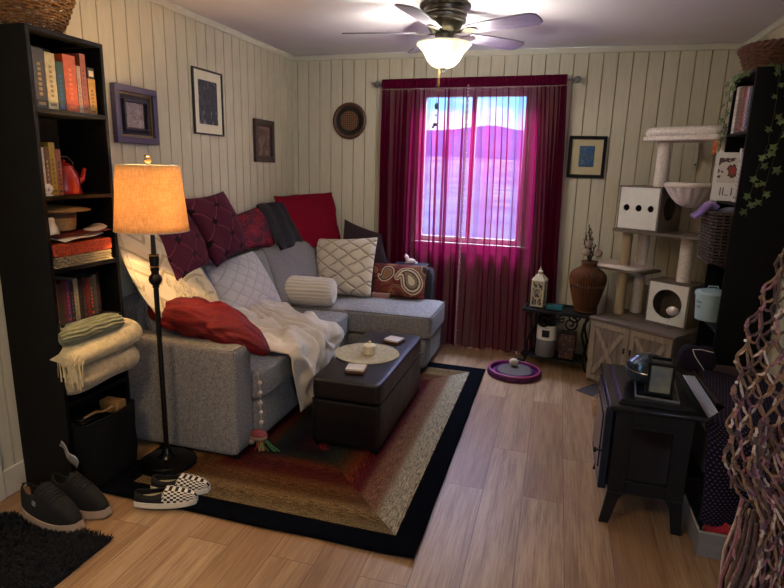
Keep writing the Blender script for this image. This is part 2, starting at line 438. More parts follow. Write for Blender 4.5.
# ================================================================== RUG, MAT
def rug_mat():
    g = G('banded_rug_pile', 1, 0, .05, 0)
    s = g.n('SeparateXYZ', i0=g.coord('Object'))
    st = g.noise(g.coord('Object', (90, 12, 1)), 1.6, 5, .75); st2 = g.noise(g.coord('Object', (12, 90, 1)), 1.6, 5, .75); fine = g.noise(g.coord('Object'), 170, 2, .8)
    ax = g.math('SUBTRACT', .775, g.math('ABSOLUTE', s.outputs[0])); ay = g.math('SUBTRACT', 1.16, g.math('ABSOLUTE', s.outputs[1]))
    side = g.math('LESS_THAN', ax, ay)
    streak = g.math('MULTIPLY_ADD', side, g.math('SUBTRACT', st, st2), st2)
    d0 = g.math('MINIMUM', ax, ay)
    d = g.math('ADD', d0, g.math('MULTIPLY', g.math('SUBTRACT', streak, .5), .22))
    d = g.math('MAXIMUM', d, .105)
    inner = g.ramp(g.math('DIVIDE', d, .8), ((.125, (120, 88, 50)), (.14, (158, 148, 126)), (.28, (154, 144, 122)), (.31, (116, 84, 64)), (.43, (108, 74, 56)), (.46, (72, 18, 26)), (.53, (76, 22, 28)), (.58, (96, 44, 24)), (.68, (52, 40, 30)), (.74, (34, 44, 36)), (.84, (22, 24, 34)), (.9, (104, 30, 34)), (1, (40, 26, 34))))
    f = g.math('GREATER_THAN', d0, .108)
    innb = g.ramp(g.math('DIVIDE', d, .8), ((.125, (110, 78, 44)), (.14, (120, 104, 74)), (.22, (98, 78, 50)), (.30, (124, 100, 66)), (.36, (78, 52, 32)), (.46, (92, 60, 34)), (.52, (70, 24, 22)), (.62, (60, 20, 22)), (.66, (84, 36, 22)), (.74, (34, 36, 30)), (.84, (20, 20, 28)), (1, (60, 20, 26))))
    side2 = g.math('MULTIPLY', side, g.math('GREATER_THAN', s.outputs[0], 0))
    inner = g.mix(side2, innb, inner)
    c = g.mix(f, lin((5, 7, 15)), inner)
    sp_ = g.math('MAXIMUM', g.math('MULTIPLY_ADD', streak, 4.4, -1.35), .1); fs = g.math('MULTIPLY', g.math('MAXIMUM', g.math('MULTIPLY_ADD', fine, 3.6, -1.0), .15), sp_)
    c = g.n('VectorMath', operation='SCALE', i0=c); c.inputs['Scale'].default_value = 1; g.t.links.new(g.math('MINIMUM', g.math('MULTIPLY_ADD', fs, .85, .12), 1.5), c.inputs['Scale'])
    g.color(c.outputs[0]); g.bump(fine, .8, .006)
    return g.m
b = B()
RX0, RX1, RY0, RY1 = -1.985, -.432, 1.945, 4.28
def rugfn(u, v):
    x = RX0 + (RX1 - RX0) * u; y = RY0 + (RY1 - RY0) * v
    z = .012
    c = math.hypot(x - RX1, y - RY0); z += .010 * math.exp(-(c / .10) ** 2)
    return (x + .004 * noise.noise((0, y * 4, 1)), y + .008 * noise.noise((x * 3, 0, 5)), z)
b.grid(rugfn, 60, 90)
rug = b.build('area_rug', rug_mat(), solid=.009)
rug.location = ((RX0 + RX1) / 2, (RY0 + RY1) / 2, .012)
tag(rug, 'banded cream, brown and maroon area rug with a black border', 'rug')
b = rug.data
zs = [v.co.z for v in b.vertices]; mz = min(zs)
for v in b.vertices: v.co.z -= 0

def shag(name, x0, x1, y0, y1, T, n=9000, h=.03, seed=3, mat=None):
    r = random.Random(seed); b = B(); b.box(x0, x1, y0, y1, .002, .01, 0, T)
    for i in range(n):
        x, y = r.uniform(x0 - .004, x1 + .004), r.uniform(y0 - .004, y1 + .004); a = r.uniform(0, 2 * PI); l = h * r.uniform(.7, 1.1); k = .012
        dx, dy = k * math.cos(a), k * math.sin(a); wx, wy = -dy * .3, dx * .3
        b.add([(x - wx, y - wy, .008), (x + wx, y + wy, .008), (x + dx + wx * .8, y + dy + wy * .8, l * .8), (x + dx - wx * .8, y + dy - wy * .8, l * .8), (x + 1.7 * dx, y + 1.7 * dy, l)], [(0, 1, 2, 3), (3, 2, 4)], 0, T)
    return b.build(name, mat, smooth=False)
M['navy_shag'] = plain('near_black_navy_shag', (6, 9, 16), 1, var=.4, scale=60)
o = shag('door_mat', -2.22, -1.665, 1.05, 1.675, None, 9000, .026, 3, M['navy_shag'])
tag(o, 'dark navy shaggy chenille mat in the left corner by the door', 'mat')

# ================================================================== LEFT BOOKCASE
def bookcase(name, label, x0, x1, y0, y1, H, shelves, openside, kick=True):
    """open toward +x (openside=1) or -x (-1)"""
    t = thing(name, label, 'bookcase', ((x0 + x1) / 2, (y0 + y1) / 2, 0))
    k = dict(world=True, bevel=.0015)
    B().box(x0, x1, y0, y0 + .018, 0, H).build('side_panel', 'black_wood', t, **k)
    B().box(x0, x1, y1 - .018, y1, 0, H).build('side_panel', 'black_wood', t, **k)
    B().box(x0, x1, y0 + .018, y1 - .018, H - .018, H).build('top_panel', 'black_wood', t, **k)
    bx = (x0, x0 + .004) if openside > 0 else (x1 - .004, x1)
    B().box(bx[0], bx[1], y0 + .018, y1 - .018, .02, H - .02).build('back_panel', 'black_back', t, world=True, smooth=False)
    ins = .006 if openside > 0 else 0; ins2 = .006 if openside < 0 else 0
    for z in shelves: B().box(x0 + .004 * (openside > 0), x1 - .004 * (openside < 0), y0 + .018, y1 - .018, z - .018, z).build('shelf', 'black_wood', t, **k)
    xf = (x1 - .02, x1 - .005) if openside > 0 else (x0 + .005, x0 + .02)
    if kick: B().box(xf[0], xf[1], y0 + .018, y1 - .018, 0, .055).build('kick_board', 'black_wood', t, **k)
    return t
bookcase('bookcase', 'tall narrow black bookcase against the left wall, holding books and folded blankets', XL + .012, -2.06, 1.885, 2.288, 2.065, [1.752, 1.394, 1.078, .805, .46], 1, False)
M['pages'] = plain('book_pages', (196, 184, 156), .9, var=.1, scale=200)
def book(x, y, z, th, h, dp, color, label, group, face=1, lean=0, band=None, name='book', cat='book', rough=.5):
    """upright book; spine faces +x (face=1) or -x, thickness along y"""
    mc = plain(name + '_cover', color, rough, var=.25, scale=35)
    b = B(); T = Matrix.Translation((x, y, z)) @ Matrix.Rotation(lean, 4, 'X')
    s = -face
    def bx(xa, xb, ya, yb, za, zb, mi):
        a, c = sorted((s * xa, s * xb)); b.box(a, c, ya, yb, za, zb, mi, T)
    c_ = min(.003, th * .18)
    bx(0, dp, 0, c_, 0, h, 0); bx(0, dp, th - c_, th, 0, h, 0); bx(0, c_, c_, th - c_, 0, h, 0)
    bx(c_, dp - .004, c_, th - c_, .004, h - .004, 1)
    mats = [mc, 'pages']
    if band:
        mats.append(plain(name + '_spine_title', band, .5, var=.3, scale=150))
        for k in range(int(3 + h * 18)):
            zz = h * (.22 + .6 * k / (3 + h * 18)); bx(-.0006, c_, th * .34, th * .62, zz, zz + h * .6 / (3 + h * 18) * .6, 2)
        bx(-.0006, c_, th * .2, th * .8, h * .06, h * .11, 2)
    return tag(b.build(name, mats, smooth=False), label, cat, group)
bx_ = -2.085
gp = 'books on the top shelf of the left bookcase'
z = 1.752
for (y, th, h, c, band, lab, ln) in [
    (1.905, .020, .23, (150, 84, 84), None, 'thin dusty pink book at the near end of the top left shelf', 0),
    (1.928, .056, .235, (44, 40, 36), (150, 120, 70), 'thick charcoal book with a gold spine title', 0),
    (1.987, .050, .228, (160, 148, 112), (110, 96, 66), 'thick cream book right of the thick charcoal one', 0),
    (2.040, .036, .20, (20, 52, 44), (30, 60, 130), 'green and blue book left of the orange hardback', 0),
    (2.080, .066, .236, (158, 66, 22), (190, 100, 36), 'large bright orange hardback on the top left shelf', 0),
    (2.149, .022, .20, (146, 122, 98), (120, 90, 70), 'thin beige book right of the orange hardback', 0),
    (2.173, .030, .255, (124, 60, 40), (90, 30, 20), 'tall terracotta book on the top left shelf', 0),
    (2.210, .042, .155, (150, 112, 48), (90, 60, 30), 'short mustard yellow book at the far end of the top left shelf', 0)]:
    book(bx_, y, z, th, h, .17, c, lab, gp, 1, ln, band)
b = B().box(-2.15, -2.085, 2.212, 2.250, z + .156, z + .203).box(-2.085, -2.083, 2.218, 2.244, z + .165, z + .19, 1)
tag(b.build('small_box', [plain('black_card', (24, 20, 18), .5), plain('cream_label', (190, 170, 140), .6)], bevel=.001), 'small black box with a cream label lying on the short yellow book', 'box')
z = 1.394
gp = 'books on the second shelf of the left bookcase'
for (y, th, h, c, band, lab) in [
    (1.912, .024, .20, (196, 184, 158), None, 'white book at the near end of the second left shelf'),
    (1.938, .022, .205, (92, 64, 44), (160, 130, 90), 'brown book between the white and the olive gold one'),
    (1.962, .030, .222, (140, 116, 36), (96, 80, 20), 'olive gold book, tallest on the second left shelf'),
    (1.994, .026, .195, (120, 66, 56), (30, 22, 24), 'dark salmon patterned book beside the red lidded kettle')]:
    book(bx_, y, z, th, h, .17, c, lab, gp, 1, 0, band)
# white shell-like spiral trinket in front
b = B(); pts = []; rr = []
for i in range(40):
    a = i * .4; r = .022 * (1 - i / 44); pts.append((-2.073 + .0003 * i, 1.925 + r * math.cos(a), 1.394 + .026 + r * math.sin(a))); rr.append(.006 * (1 - i / 60))
b.tube(pts, rr, 8); b.box(-2.08, -2.066, 1.908, 1.945, 1.394, 1.40)
tag(b.build('spiral_ornament', 'white'), 'small white spiral ornament before the books on the second left shelf', 'ornament')
# red enamel kettle-like ornament
t = thing('red_kettle', 'red lidded kettle on the second shelf of the left bookcase', 'kettle', (-2.15, 2.095, 1.394))
M['red_enamel'] = plain('red_enamel', (150, 28, 14), .3, var=.2, scale=20, coat=.4)
B().lathe([(.062, 0), (.066, .008), (.064, .03), (.060, .07), (.052, .098), (.04, .115)], 28).build('body', 'red_enamel', t)
B().lathe([(.042, .113), (.038, .124), (.02, .136), (.006, .140), (.009, .148), (.0001, .155)], 24).build('lid', 'red_enamel', t)
B().tube([(.02, .05, .05), (.02, .08, .07), (.02, .092, .105), (.02, .098, .112)], [.016, .012, .009, .009]).build('spout', 'red_enamel', t)
B().tube([(0, -.045, .1), (0, -.06, .14), (0, -.03, .165), (0, .02, .165), (0, .05, .14), (0, .045, .10)], .004).build('handle', 'black', t)
# third shelf: lidded straw hat on a box, papers, red box in white basket
z = 1.078
M['straw'] = plain('tan_felt', (150, 122, 80), .8, var=.2, scale=80)
b = B().lathe([(.0001, .09), (.05, .088), (.062, .082), (.066, .0), (.074, -.003), (.10, .0), (.135, .012), (.137, .016), (.10, .006), (.07, .004)], 40, cap=False)
t = thing('brimmed_hat', 'tan brimmed hat with a dark band resting on the papers in the left bookcase', 'hat', (-2.20, 2.075, z + .150))
B().lathe([(.0001, 0), (.062, .0), (.074, .006), (.078, .03), (.08, .082), (.1, .090), (.140, .092), (.142, .097), (.1, .108), (.0001, .118)], 40, fr=lambda a, zz: 1 + .06 * math.cos(2 * a)).build('crown', 'straw', t)
B().lathe([(.0815, .06), (.0825, .080), (.0795, .082), (.079, .06)], 40, fr=lambda a, zz: 1 + .06 * math.cos(2 * a), cap=False).build('hat_band', plain('brown_ribbon', (70, 48, 34), .7), t)
t = thing('lidded_basket', 'white rope basket with a red-brown patterned lid in the left bookcase', 'basket', (-2.16, 2.08, z))
b = B().box(-.10, .10, -.165, .165, .004, .01)
for k in range(4):
    for j in range(44):
        pass
for k in range(4):
    pts = []
    for i in range(96):
        a = 2 * PI * i / 96; cx, cy = math.cos(a), math.sin(a); q = (abs(cx) ** 8 + abs(cy) ** 8) ** (-1 / 8)
        w_ = .005 * (1 if (i + k) % 2 else -1); pts.append((cx * q * (.10 + w_), cy * q * (.165 + w_), .01 + .012 * k))
    b.tube(pts, .006, 5, closed=True)
b.build('basket_body', plain('white_rope', (140, 126, 100), .9, var=.2, scale=200), t)
g = G('red_brown_carved_lid', .5, 0, .4); vv = g.t.nodes.new('ShaderNodeTexVoronoi'); vv.inputs['Scale'].default_value = 90; g.t.links.new(g.coord('Object'), vv.inputs['Vector'])
g.color(g.ramp(vv.outputs['Distance'], ((.1, (90, 26, 16)), (.6, (176, 72, 40))))); g.bump(vv.outputs['Distance'], .6, .004)
B().sbox((0, 0, .08), (.108, .172, .03), 12, 8).build('lid', g.m, t)
M['paper'] = plain('white_paper', (206, 198, 180), .8, var=.04)
def sheet(name, c, w_, h_, tilt, yaw, mat, lab, cat, curl=.02, n=8, group=None):
    T = Matrix.Translation(c) @ Matrix.Rotation(yaw, 4, 'Z') @ Matrix.Rotation(tilt, 4, 'X')
    b = B().grid(lambda u, v: ((u - .5) * w_, (v - .5) * h_, curl * math.sin(PI * u) + .3 * curl * math.sin(2 * PI * v)), n, n, T=T)
    return tag(b.build(name, mat, solid=.0012), lab, cat, group)
sheet('paper_stack', (-2.13, 2.07, z + .125), .16, .25, .06, .1, M['paper'], 'white papers lying on the red-brown basket lid', 'papers', .012)
sheet('magazine', (-2.155, 2.1, z + .138), .19, .30, .05, -.05, plain('maroon_magazine', (90, 34, 30), .5), 'maroon magazine under the tan hat', 'magazine', .006)
sheet('envelope', (-2.13, 2.215, z + .148), .09, .11, .22, .3, M['paper'], 'open white envelope at the far end of the third left shelf', 'envelope', .01)
sheet('folded_leaflet', (-2.078, 1.93, z + .185), .05, .075, 1.2, 1.45, M['paper'], 'white leaflet hanging out by the near side of the tan hat', 'leaflet', .012)
# fourth shelf: film cases
z = .805
cl = [(70, 60, 58), (40, 36, 40), (168, 70, 46), (46, 66, 56), (96, 30, 40), (92, 60, 130), (28, 26, 30), (190, 176, 146), (48, 44, 40), (64, 40, 34), (140, 26, 34), (62, 74, 56), (90, 88, 92), (40, 30, 34)]
nm = ['taupe', 'black', 'orange', 'dark green', 'wine red', 'purple', 'jet black', 'cream', 'charcoal', 'brown', 'crimson', 'olive', 'grey', 'plum black']
y = 1.905
gp = 'slim cases on the fourth shelf of the left bookcase'
for k in range(14):
    th = .0225 if k != 7 else .026
    pos = 'nearest' if k == 0 else 'beside the %s one' % nm[k - 1]
    book(-2.13, y, z, th - .001, .19 + .022 * rnd.random(), .14, tuple(int(q * .62) for q in cl[k]), 'slim %s case standing on the fourth left shelf, %s' % (nm[k], pos), gp, 1, 0, cl[(k + 5) % 14], 'film_case', 'film case', .35)
    y += th
# two little figures on the shelf edge
b = B()
for a in (0, 1.3, 2.2, 3.6): b.tube([(-2.08, 1.935, z + .012), (-2.08 + .018 * math.cos(a), 1.935 + .026 * math.sin(a), z + .03 * abs(math.sin(a + 1))+.004)], .003, 6)
b.ball((-2.08, 1.935, z + .014), .009)
tag(b.build('twig_figurine', 'gunmetal'), 'small dark twig figurine at the front of the fourth left shelf', 'figurine')

# folded blankets on the fifth shelf
def roll(name, p0, p1, r, mat, lab, flat=1, ridges=0, rid=.004, nn=48, lobes=0, cat='blanket', seed=0, rm=1):
    """folded or rolled blanket from p0 to p1 lying as a soft roll"""
    p0, p1 = Vector(p0), Vector(p1); ax = (p1 - p0).normalized(); T = frameT(p0, ax, (0, 0, 1) if abs(ax.z) < .9 else (1, 0, 0))
    # local x along axis, y 'up'
    L = (p1 - p0).length
    def fn(u, v):
        a = 2 * PI * u; e = min(1, max(0, 1 - (abs(2 * v - 1)) ** 8)) ** .5
        rr = r * (.25 + .75 * e) if e > .02 else r * .02 * 1
        if v in (0, 1): rr = 1e-4
        k = rr * (1 + .06 * noise.noise((math.cos(a) * 1.3 + seed, math.sin(a) * 1.3, v * 3)) + (rid / r) * math.sin(ridges * a + 4 * noise.noise((v * 5, seed, 0))) * (1 if ridges else 0))
        return (v * L, k * math.sin(a) * flat, k * math.cos(a) * rm)
    b = B().grid(fn, nn, 30, T=T, uv=False, closed_u=True)
    return b.build(name, mat, weld=True), T
def knit(name, c1, c2, sc_=70, d=(1, 1, 1)):
    g = G(name, .95, 0, .15, .3); v = g.coord('Object', d)
    n = g.noise(v, sc_, 3, .6); g.color(g.ramp(n, ((.35, c1), (.62, c2)))); g.bump(n, .8, .006); return g.m
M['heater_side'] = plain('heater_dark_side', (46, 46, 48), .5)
M['cream_knit'] = knit('cream_knit', (188, 170, 128), (208, 190, 148), 40); M['beige_knit'] = knit('beige_brocade', (152, 136, 108), (176, 158, 128), 50); M['sage_knit'] = knit('sage_green_ribbed', (88, 90, 68), (118, 120, 92), 50, (1, .25, 1))
o, _ = roll('folded_blanket', (-2.13, 1.90, .545), (-2.06, 2.30, .60), .085, M['beige_knit'], '', .9, 0, 0, rm=1.5, seed=4)
tag(o, 'beige brocade blanket, lowest of the three folded in the left bookcase', 'blanket', 'blankets folded in the left bookcase')
o, _ = roll('folded_blanket', (-2.12, 1.885, .67), (-2.04, 2.32, .715), .072, M['cream_knit'], '', .95, 0, 0, rm=1.7, seed=9)
tag(o, 'cream knitted blanket with a tasselled end, middle of the folded blankets', 'blanket', 'blankets folded in the left bookcase')
b = B(); r_ = random.Random(5)
for k in range(46):
    x = -2.09 + .12 * r_.random(); y = 1.905 + .04 * r_.random(); zz = .66 + .05 * r_.random(); l = .09 + .05 * r_.random()
    b.tube([(x, y, zz), (x + .01 * r_.uniform(-1, 1), y - .02, zz - .02), (x + .02 * r_.uniform(-1, 1) , y - .025 + .01 * r_.random(), zz - l)], .0035, 5)
b.build('tassels', 'cream_knit', o, world=True)['kind'] = 'stuff'
o, _ = roll('folded_blanket', (-2.09, 1.885, .77), (-2.03, 2.22, .788), .045, M['sage_knit'], '', .85, 15, .003, rm=1.6, seed=2, nn=120)
tag(o, 'sage green ribbed blanket rolled on top of the folded blankets', 'blanket', 'blankets folded in the left bookcase')

# wicker
def wicker(b, prof, n=64, turns=None, r=.0045, amp=.004, shape=None, mi=0, T=None, c=(0, 0, 0), stake=16, smi=None, seg=None):
    """woven basket wall: prof = list of (radius, z) rings; strands weave in and out of stakes"""
    seg = seg or stake * 4
    for k, (R_, z_) in enumerate(prof):
        pts = []
        for i in range(seg):
            a = 2 * PI * i / seg; q = shape(a) if shape else (1, 1)
            w_ = amp * math.cos(a * stake / 2 * 1.0 + PI * (k % 2)); pts.append((c[0] + q[0] * (R_ + w_) * math.cos(a), c[1] + q[1] * (R_ + w_) * math.sin(a), c[2] + z_))
        b.tube(pts, r, 5, mi, T, closed=True)
    for j in range(stake):
        a = 2 * PI * (j + .5) / stake; q = shape(a) if shape else (1, 1)
        b.tube([(c[0] + q[0] * R_ * math.cos(a), c[1] + q[1] * R_ * math.sin(a), c[2] + z_) for R_, z_ in prof], r * .8, 5, smi if smi is not None else mi, T)
M['wicker'] = plain('honey_wicker', (122, 84, 42), .55, var=.45, scale=45)
M['wicker_dark'] = plain('dark_brown_wicker', (70, 58, 52), .5, var=.5, scale=60)
M['wicker_red'] = plain('red_brown_wicker', (92, 58, 40), .55, var=.4, scale=60)
t = thing('wicker_basket', 'shallow honey-coloured wicker basket on top of the left bookcase', 'basket', (-2.175, 2.035, 2.067))
b = B(); ov = lambda a: (.80, 1.12)
wicker(b, [(.095 + .062 * (k / 10) ** .7, .006 + .0125 * k) for k in range(11)], stake=26, r=.0042, amp=.005, shape=ov)
b.lathe([(.0001, .0), (.10, .0), (.10, .008), (.0001, .008)], 24, T=Matrix.Diagonal((.8, 1.12, 1, 1)))
b.build('basket_body', 'wicker', t)
b = B()
for ph_ in (0, PI): b.tube([(.8 * (.163 + .005 * math.cos(a * 13 + ph_)) * math.cos(a), 1.12 * (.163 + .005 * math.cos(a * 13 + ph_)) * math.sin(a), .15 + .005 * math.sin(a * 13 + ph_)) for a in [2 * PI * i / 140 for i in range(140)]], .006, 6, closed=True)
b.build('braided_rim', 'wicker', t)
b = B().tube([(0, 1.12 * .15 * math.cos(a), .13 + .15 * math.sin(a)) for a in [PI * i / 24 for i in range(25)]], .007, 7); b.build('handle', 'wicker', t)

# black fabric bin on the floor in front of the bookcase
t = thing('storage_bin', 'black fabric storage bin in the foot of the left bookcase below the folded blankets', 'bin', (-2.115, 2.087, 0), math.radians(0))
M['black_fabric'] = plain('black_canvas', (8, 8, 9), .9, var=.3, scale=120, bump=.3, spec=.2)
b = B()
def binw(u, v):
    a = 2 * PI * u; cx, cy = math.cos(a), math.sin(a); q = (abs(cx) ** 7 + abs(cy) ** 7) ** (-1 / 7)
    w_ = .006 * noise.noise((cx * 2, cy * 2, v * 3)); k = 1 + .06 * v
    return (cx * q * (.125 * k + w_), cy * q * (.158 * (1 + .05 * v) + w_), .012 + .335 * v + .012 * noise.noise((cx * 2, cy * 2, 7)) * v)
b.grid(binw, 72, 16, closed_u=True, uv=False); b.box(-.115, .115, -.155, .155, .002, .012)
b.build('bin_body', 'black_fabric', t, solid=.006)
b = B().tube([binw(i / 72, 1) for i in range(72)], .006, 6, closed=True); b.build('rim', 'black_fabric', t)
b = B().box(-.03, .05, -.05, .06, .335, .341, T=Matrix.Rotation(.2, 4, 'Y') @ Rz(.3)); 
t2 = tag(B().box(-2.12, -2.01, 2.14, 2.20, .315, .375).build('wooden_block', plain('pale_wood', (150, 112, 64), .6, var=.15), bevel=.003), 'pale wooden block lying in the top of the black bin', 'wooden block')
tag(B().tube([(-2.08, 2.0, .345), (-2.05, 2.05, .362), (-2.04, 2.08, .352), (-2.02, 2.12, .366)], [.006, .009, .006, .008], 8).build('clip', plain('brass_clip', (170, 130, 84), .35, .7)), 'small brassy clip in the black bin', 'clip')
tag(B().box(-2.17, -2.05, 1.96, 2.10, .30, .338).box(-2.16, -2.07, 1.97, 2.05, .338, .345, 1).build('device_case', ['black', 'gunmetal'], bevel=.004), 'flat black case resting in the black storage bin', 'case')
tag(B().box(-2.215, -2.02, 1.955, 2.22, .20, .298).build('folded_black_cloth', 'black_fabric', bevel=.02, seg=3), 'folded black cloth filling the black bin under the block', 'cloth')
# crumpled clear tag hanging at the side of the bookcase
b = B().grid(lambda u, v: (-2.105 + .085 * u + .016 * v, 1.872 + .006 * math.sin(9 * u), .275 - .10 * u + .03 * (v - .5) * (1 - .5 * math.sin(6 * u))), 10, 3)
tag(b.build('silver_ribbon', plain('crumpled_foil_ribbon', (150, 148, 142), .3, .5), solid=.0012), 'crumpled silver ribbon stuck on the low front corner of the left bookcase', 'ribbon')

# ================================================================== SHOES
def shoe_fn(L, W, H, open_end, tongue, heelh, toeh):
    def width(s): return W / 2 * (abs(math.sin(PI * min(1, (s * .92 + .06)))) ** .42) * (.86 + .2 * s - .08 * max(0, s - .75) * 4)
    def height(s):
        if s < open_end: return heelh - .012 * math.sin(PI * s / open_end)
        k = (s - open_end) / (1 - open_end); return (heelh + tongue) * (1 - k) ** 1.1 + toeh * (1 - (1 - k) ** 1.1) * (1 - k ** 6) + .004
    return width, height
def shoe(name, lab, cat, loc, rz, L, W, mats, soleh, open_end, heelh, toeh, tongue, chunky=0, group=None, logo=False, mirror=1, curve=0):
    t = thing(name, lab, cat, loc, rz, group)
    width, height = shoe_fn(L, W, .1, open_end, tongue, heelh, toeh)
    NS, NP = 30, 12
    # sole
    b = B(); out = []
    for i in range(33): s = i / 32; out.append((s * L, width(s)))
    poly = [(x, w_ * 1.06 + .002) for x, w_ in out] + [(x, -w_ * 1.06 - .002) for x, w_ in reversed(out)]
    def rock(x): s = x / L; return curve * (max(0, s - .7) ** 2 * 2.2 + max(0, .15 - s) ** 2 * 2)
    def flare(s, v): return 1 + chunky * (1 - v) * .06
    n = len(poly); vs = []; lev = [0, .35, .7, 1]
    for v in lev:
        for (x, y) in poly:
            s = x / L; hh = soleh * (1 + chunky * (.5 * (1 - s) ** 2))
            vs.append(((x - L / 2) * flare(s, v) + L / 2, y * flare(s, v), .001 + rock(x) * (1) + hh * v))
    fs = [tuple(range(n - 1, -1, -1)), tuple((len(lev) - 1) * n + i for i in range(n))]
    for j in range(len(lev) - 1): fs += [(j * n + i, j * n + (i + 1) % n, (j + 1) * n + (i + 1) % n, (j + 1) * n + i) for i in range(n)]
    b.add(vs, fs); b.build('sole', mats['sole'], t, bevel=.002)
    # upper
    b = B()
    def base(s): return rock(s * L) + soleh * (1 + chunky * (.5 * (1 - s) ** 2)) * .9
    def pt(s, side, q):
        """q 0 at sole, 1 at top centre line or opening edge"""
        w_ = width(s); h = height(s)
        gap = 0 if s > open_end else .62 * math.sin(PI * min(1, max(.0, s / open_end)) ** .8) ** .6 if s < open_end else 0
        amax = PI / 2 * (1 - gap * .45)
        a = q * amax; zz = math.sin(a) ** .8 * h; yy = w_ * math.cos(a) ** .55 if q < 1 or gap else 0
        if gap and s < open_end: yy = w_ * max(.0, math.cos(a)) ** .35
        return (s * L * .985 + .004, side * yy, base(s) + zz)
    for side in (1, -1):
        def fn(u, v): return pt(u, side, v)
        b.grid(fn, NS, NP, mif=(lambda u, v: 1 if (u > open_end * .95) else 0))
    b.build('upper', [mats['side'], mats['vamp']], t, solid=.003, weld=True)
    b = B().prism([(x * .96 + .006, w_ * .9) for x, w_ in out] + [(x * .96 + .006, -w_ * .9) for x, w_ in reversed(out)], 0, .004, T=Matrix.Translation((0, 0, base(.3) + .001)))
    b.build('insole', mats['in'], t)
    # collar binding
    b = B(); pts = [pt(open_end * (1 - i / 14), 1, 1) for i in range(15)] + [pt(open_end * i / 14, -1, 1) for i in range(1, 15)]
    b.tube(pts, .0035, 6, closed=True); b.build('collar', mats['collar'], t)
    if 'lace' in mats:
        b = B()
        for k in range(6):
            s = open_end + .03 + k * .055; p = [pt(s, 1, .62), pt(s, 1, .85), pt(s, 1, .999), pt(s, -1, .85), pt(s, -1, .62)]
            p = [Vector(q) + Vector((.006 * (j % 2), 0, .004)) for j, q in enumerate(p)]; b.tube(p, .003, 6)
        b.build('laces', mats['lace'], t)
        b = B(); p = Vector(pt(.02, 1, .9)); b.tube([pt(.0, 1, .8), (-.012, 0, base(0) + heelh * .95), pt(.0, 1, 1)], .003, 6); b.build('heel_loop', mats['lace'], t)
    if logo:
        b = B()
        for (cx, cz) in ((.36, .0), (.39, .0)):
            q = [Vector(pt(cx + .018 * math.cos(a), -mirror, .30 + .055 * math.sin(a))) + Vector((0, -mirror * .0025, .0)) for a in [2 * PI * i / 12 for i in range(12)]]
            b.tube(q, .0012, 5, closed=True)
        b.build('logo', mats['logo'], t)
    return t
def checker():
    g = G('black_white_checkerboard_canvas', .8, 0, .2)
    c = g.n('TexChecker', Vector=g.coord('UV', (20, 7, 0)), Scale=1.0); c.inputs['Color1'].default_value = lin((24, 22, 22)); c.inputs['Color2'].default_value = lin((214, 206, 190))
    g.color(c.outputs['Color']); return g.m
M['checker'] = checker(); M['off_white'] = plain('off_white_rubber', (206, 198, 180), .6, var=.06); M['black_canvas'] = plain('black_shoe_canvas', (14, 13, 13), .8, var=.2, scale=200)
vm = dict(sole=M['off_white'], side=M['black_canvas'], vamp=M['checker'], collar=M['black_canvas']); vm['in'] = plain('cream_insole', (190, 176, 146), .9)
a1 = math.atan2(.145, .25)
s1 = shoe('slip_on_shoe', 'black and white checkered slip-on shoe nearer the camera, on the rug edge', 'shoe', (-1.735, 1.905, .018), math.radians(22), .275, .098, vm, .026, .5, .044, .026, .004, group='pair of checkered slip-on shoes')
s2 = shoe('slip_on_shoe', 'black and white checkered slip-on shoe nearer the lamp base', 'shoe', (-1.745, 2.035, .018), math.radians(14), .275, .098, vm, .026, .5, .044, .026, .004, group='pair of checkered slip-on shoes')
sm = dict(sole=plain('taupe_foam', (150, 130, 112), .7, var=.08), side=plain('black_mesh', (11, 11, 12), .9, var=.4, scale=300, bump=.3), vamp=plain('black_mesh_vamp', (14, 14, 15), .9, var=.4, scale=300, bump=.3), collar=M['black_canvas'], lace=plain('black_laces', (20, 20, 22), .9), logo=plain('grey_mark', (150, 148, 144), .5)); sm['in'] = M['black_canvas']
shoe('running_shoe', 'black mesh running shoe with a taupe sole, in front by the mat', 'shoe', (-2.15, 1.715, .001), math.radians(-5), .315, .112, sm, .036, .34, .10, .05, .035, chunky=1, group='pair of black running shoes', logo=True, curve=.05)
shoe('running_shoe', 'black mesh running shoe behind its mate against the left bookcase', 'shoe', (-2.10, 1.822, .001), math.radians(-3), .30, .1, sm, .034, .34, .10, .05, .035, chunky=1, group='pair of black running shoes', curve=.05)

# ================================================================== FLOOR LAMP
t = thing('floor_lamp', 'dark bronze floor lamp with a drum shade, lit, standing beside the sofa arm', 'lamp', (-1.835, 2.262, .018))
LX, LY = -1.835, 2.262
B().lathe([(.0001, 0), (.142, 0), (.146, .006), (.142, .014), (.122, .02), (.118, .026), (.10, .03), (.08, .034), (.045, .038), (.034, .05), (.026, .065), (.018, .09), (.0001, .09)], 48).build('base', plain('dark_glossy_bronze', (14, 12, 11), .2, .5), t)
B().lathe([(.0125, .085), (.0125, .93), (.016, .935), (.016, .945), (.028, .96), (.032, .975), (.028, .99), (.018, 1.0), (.017, 1.012), (.021, 1.02), (.019, 1.035), (.024, 1.075), (.022, 1.09), (.024, 1.095), (.012, 1.1), (.01, 1.2), (.006, 1.25), (.0001, 1.25)], 24).build('pole', 'bronze', t)
M['brass'] = plain('brass', (190, 150, 80), .3, 1)
for zz in (1.038, 1.092): B().lathe([(.0215, zz - .003), (.0262, zz), (.0215, zz + .003)], 24, cap=False).build('brass_ring', M['brass'], t)
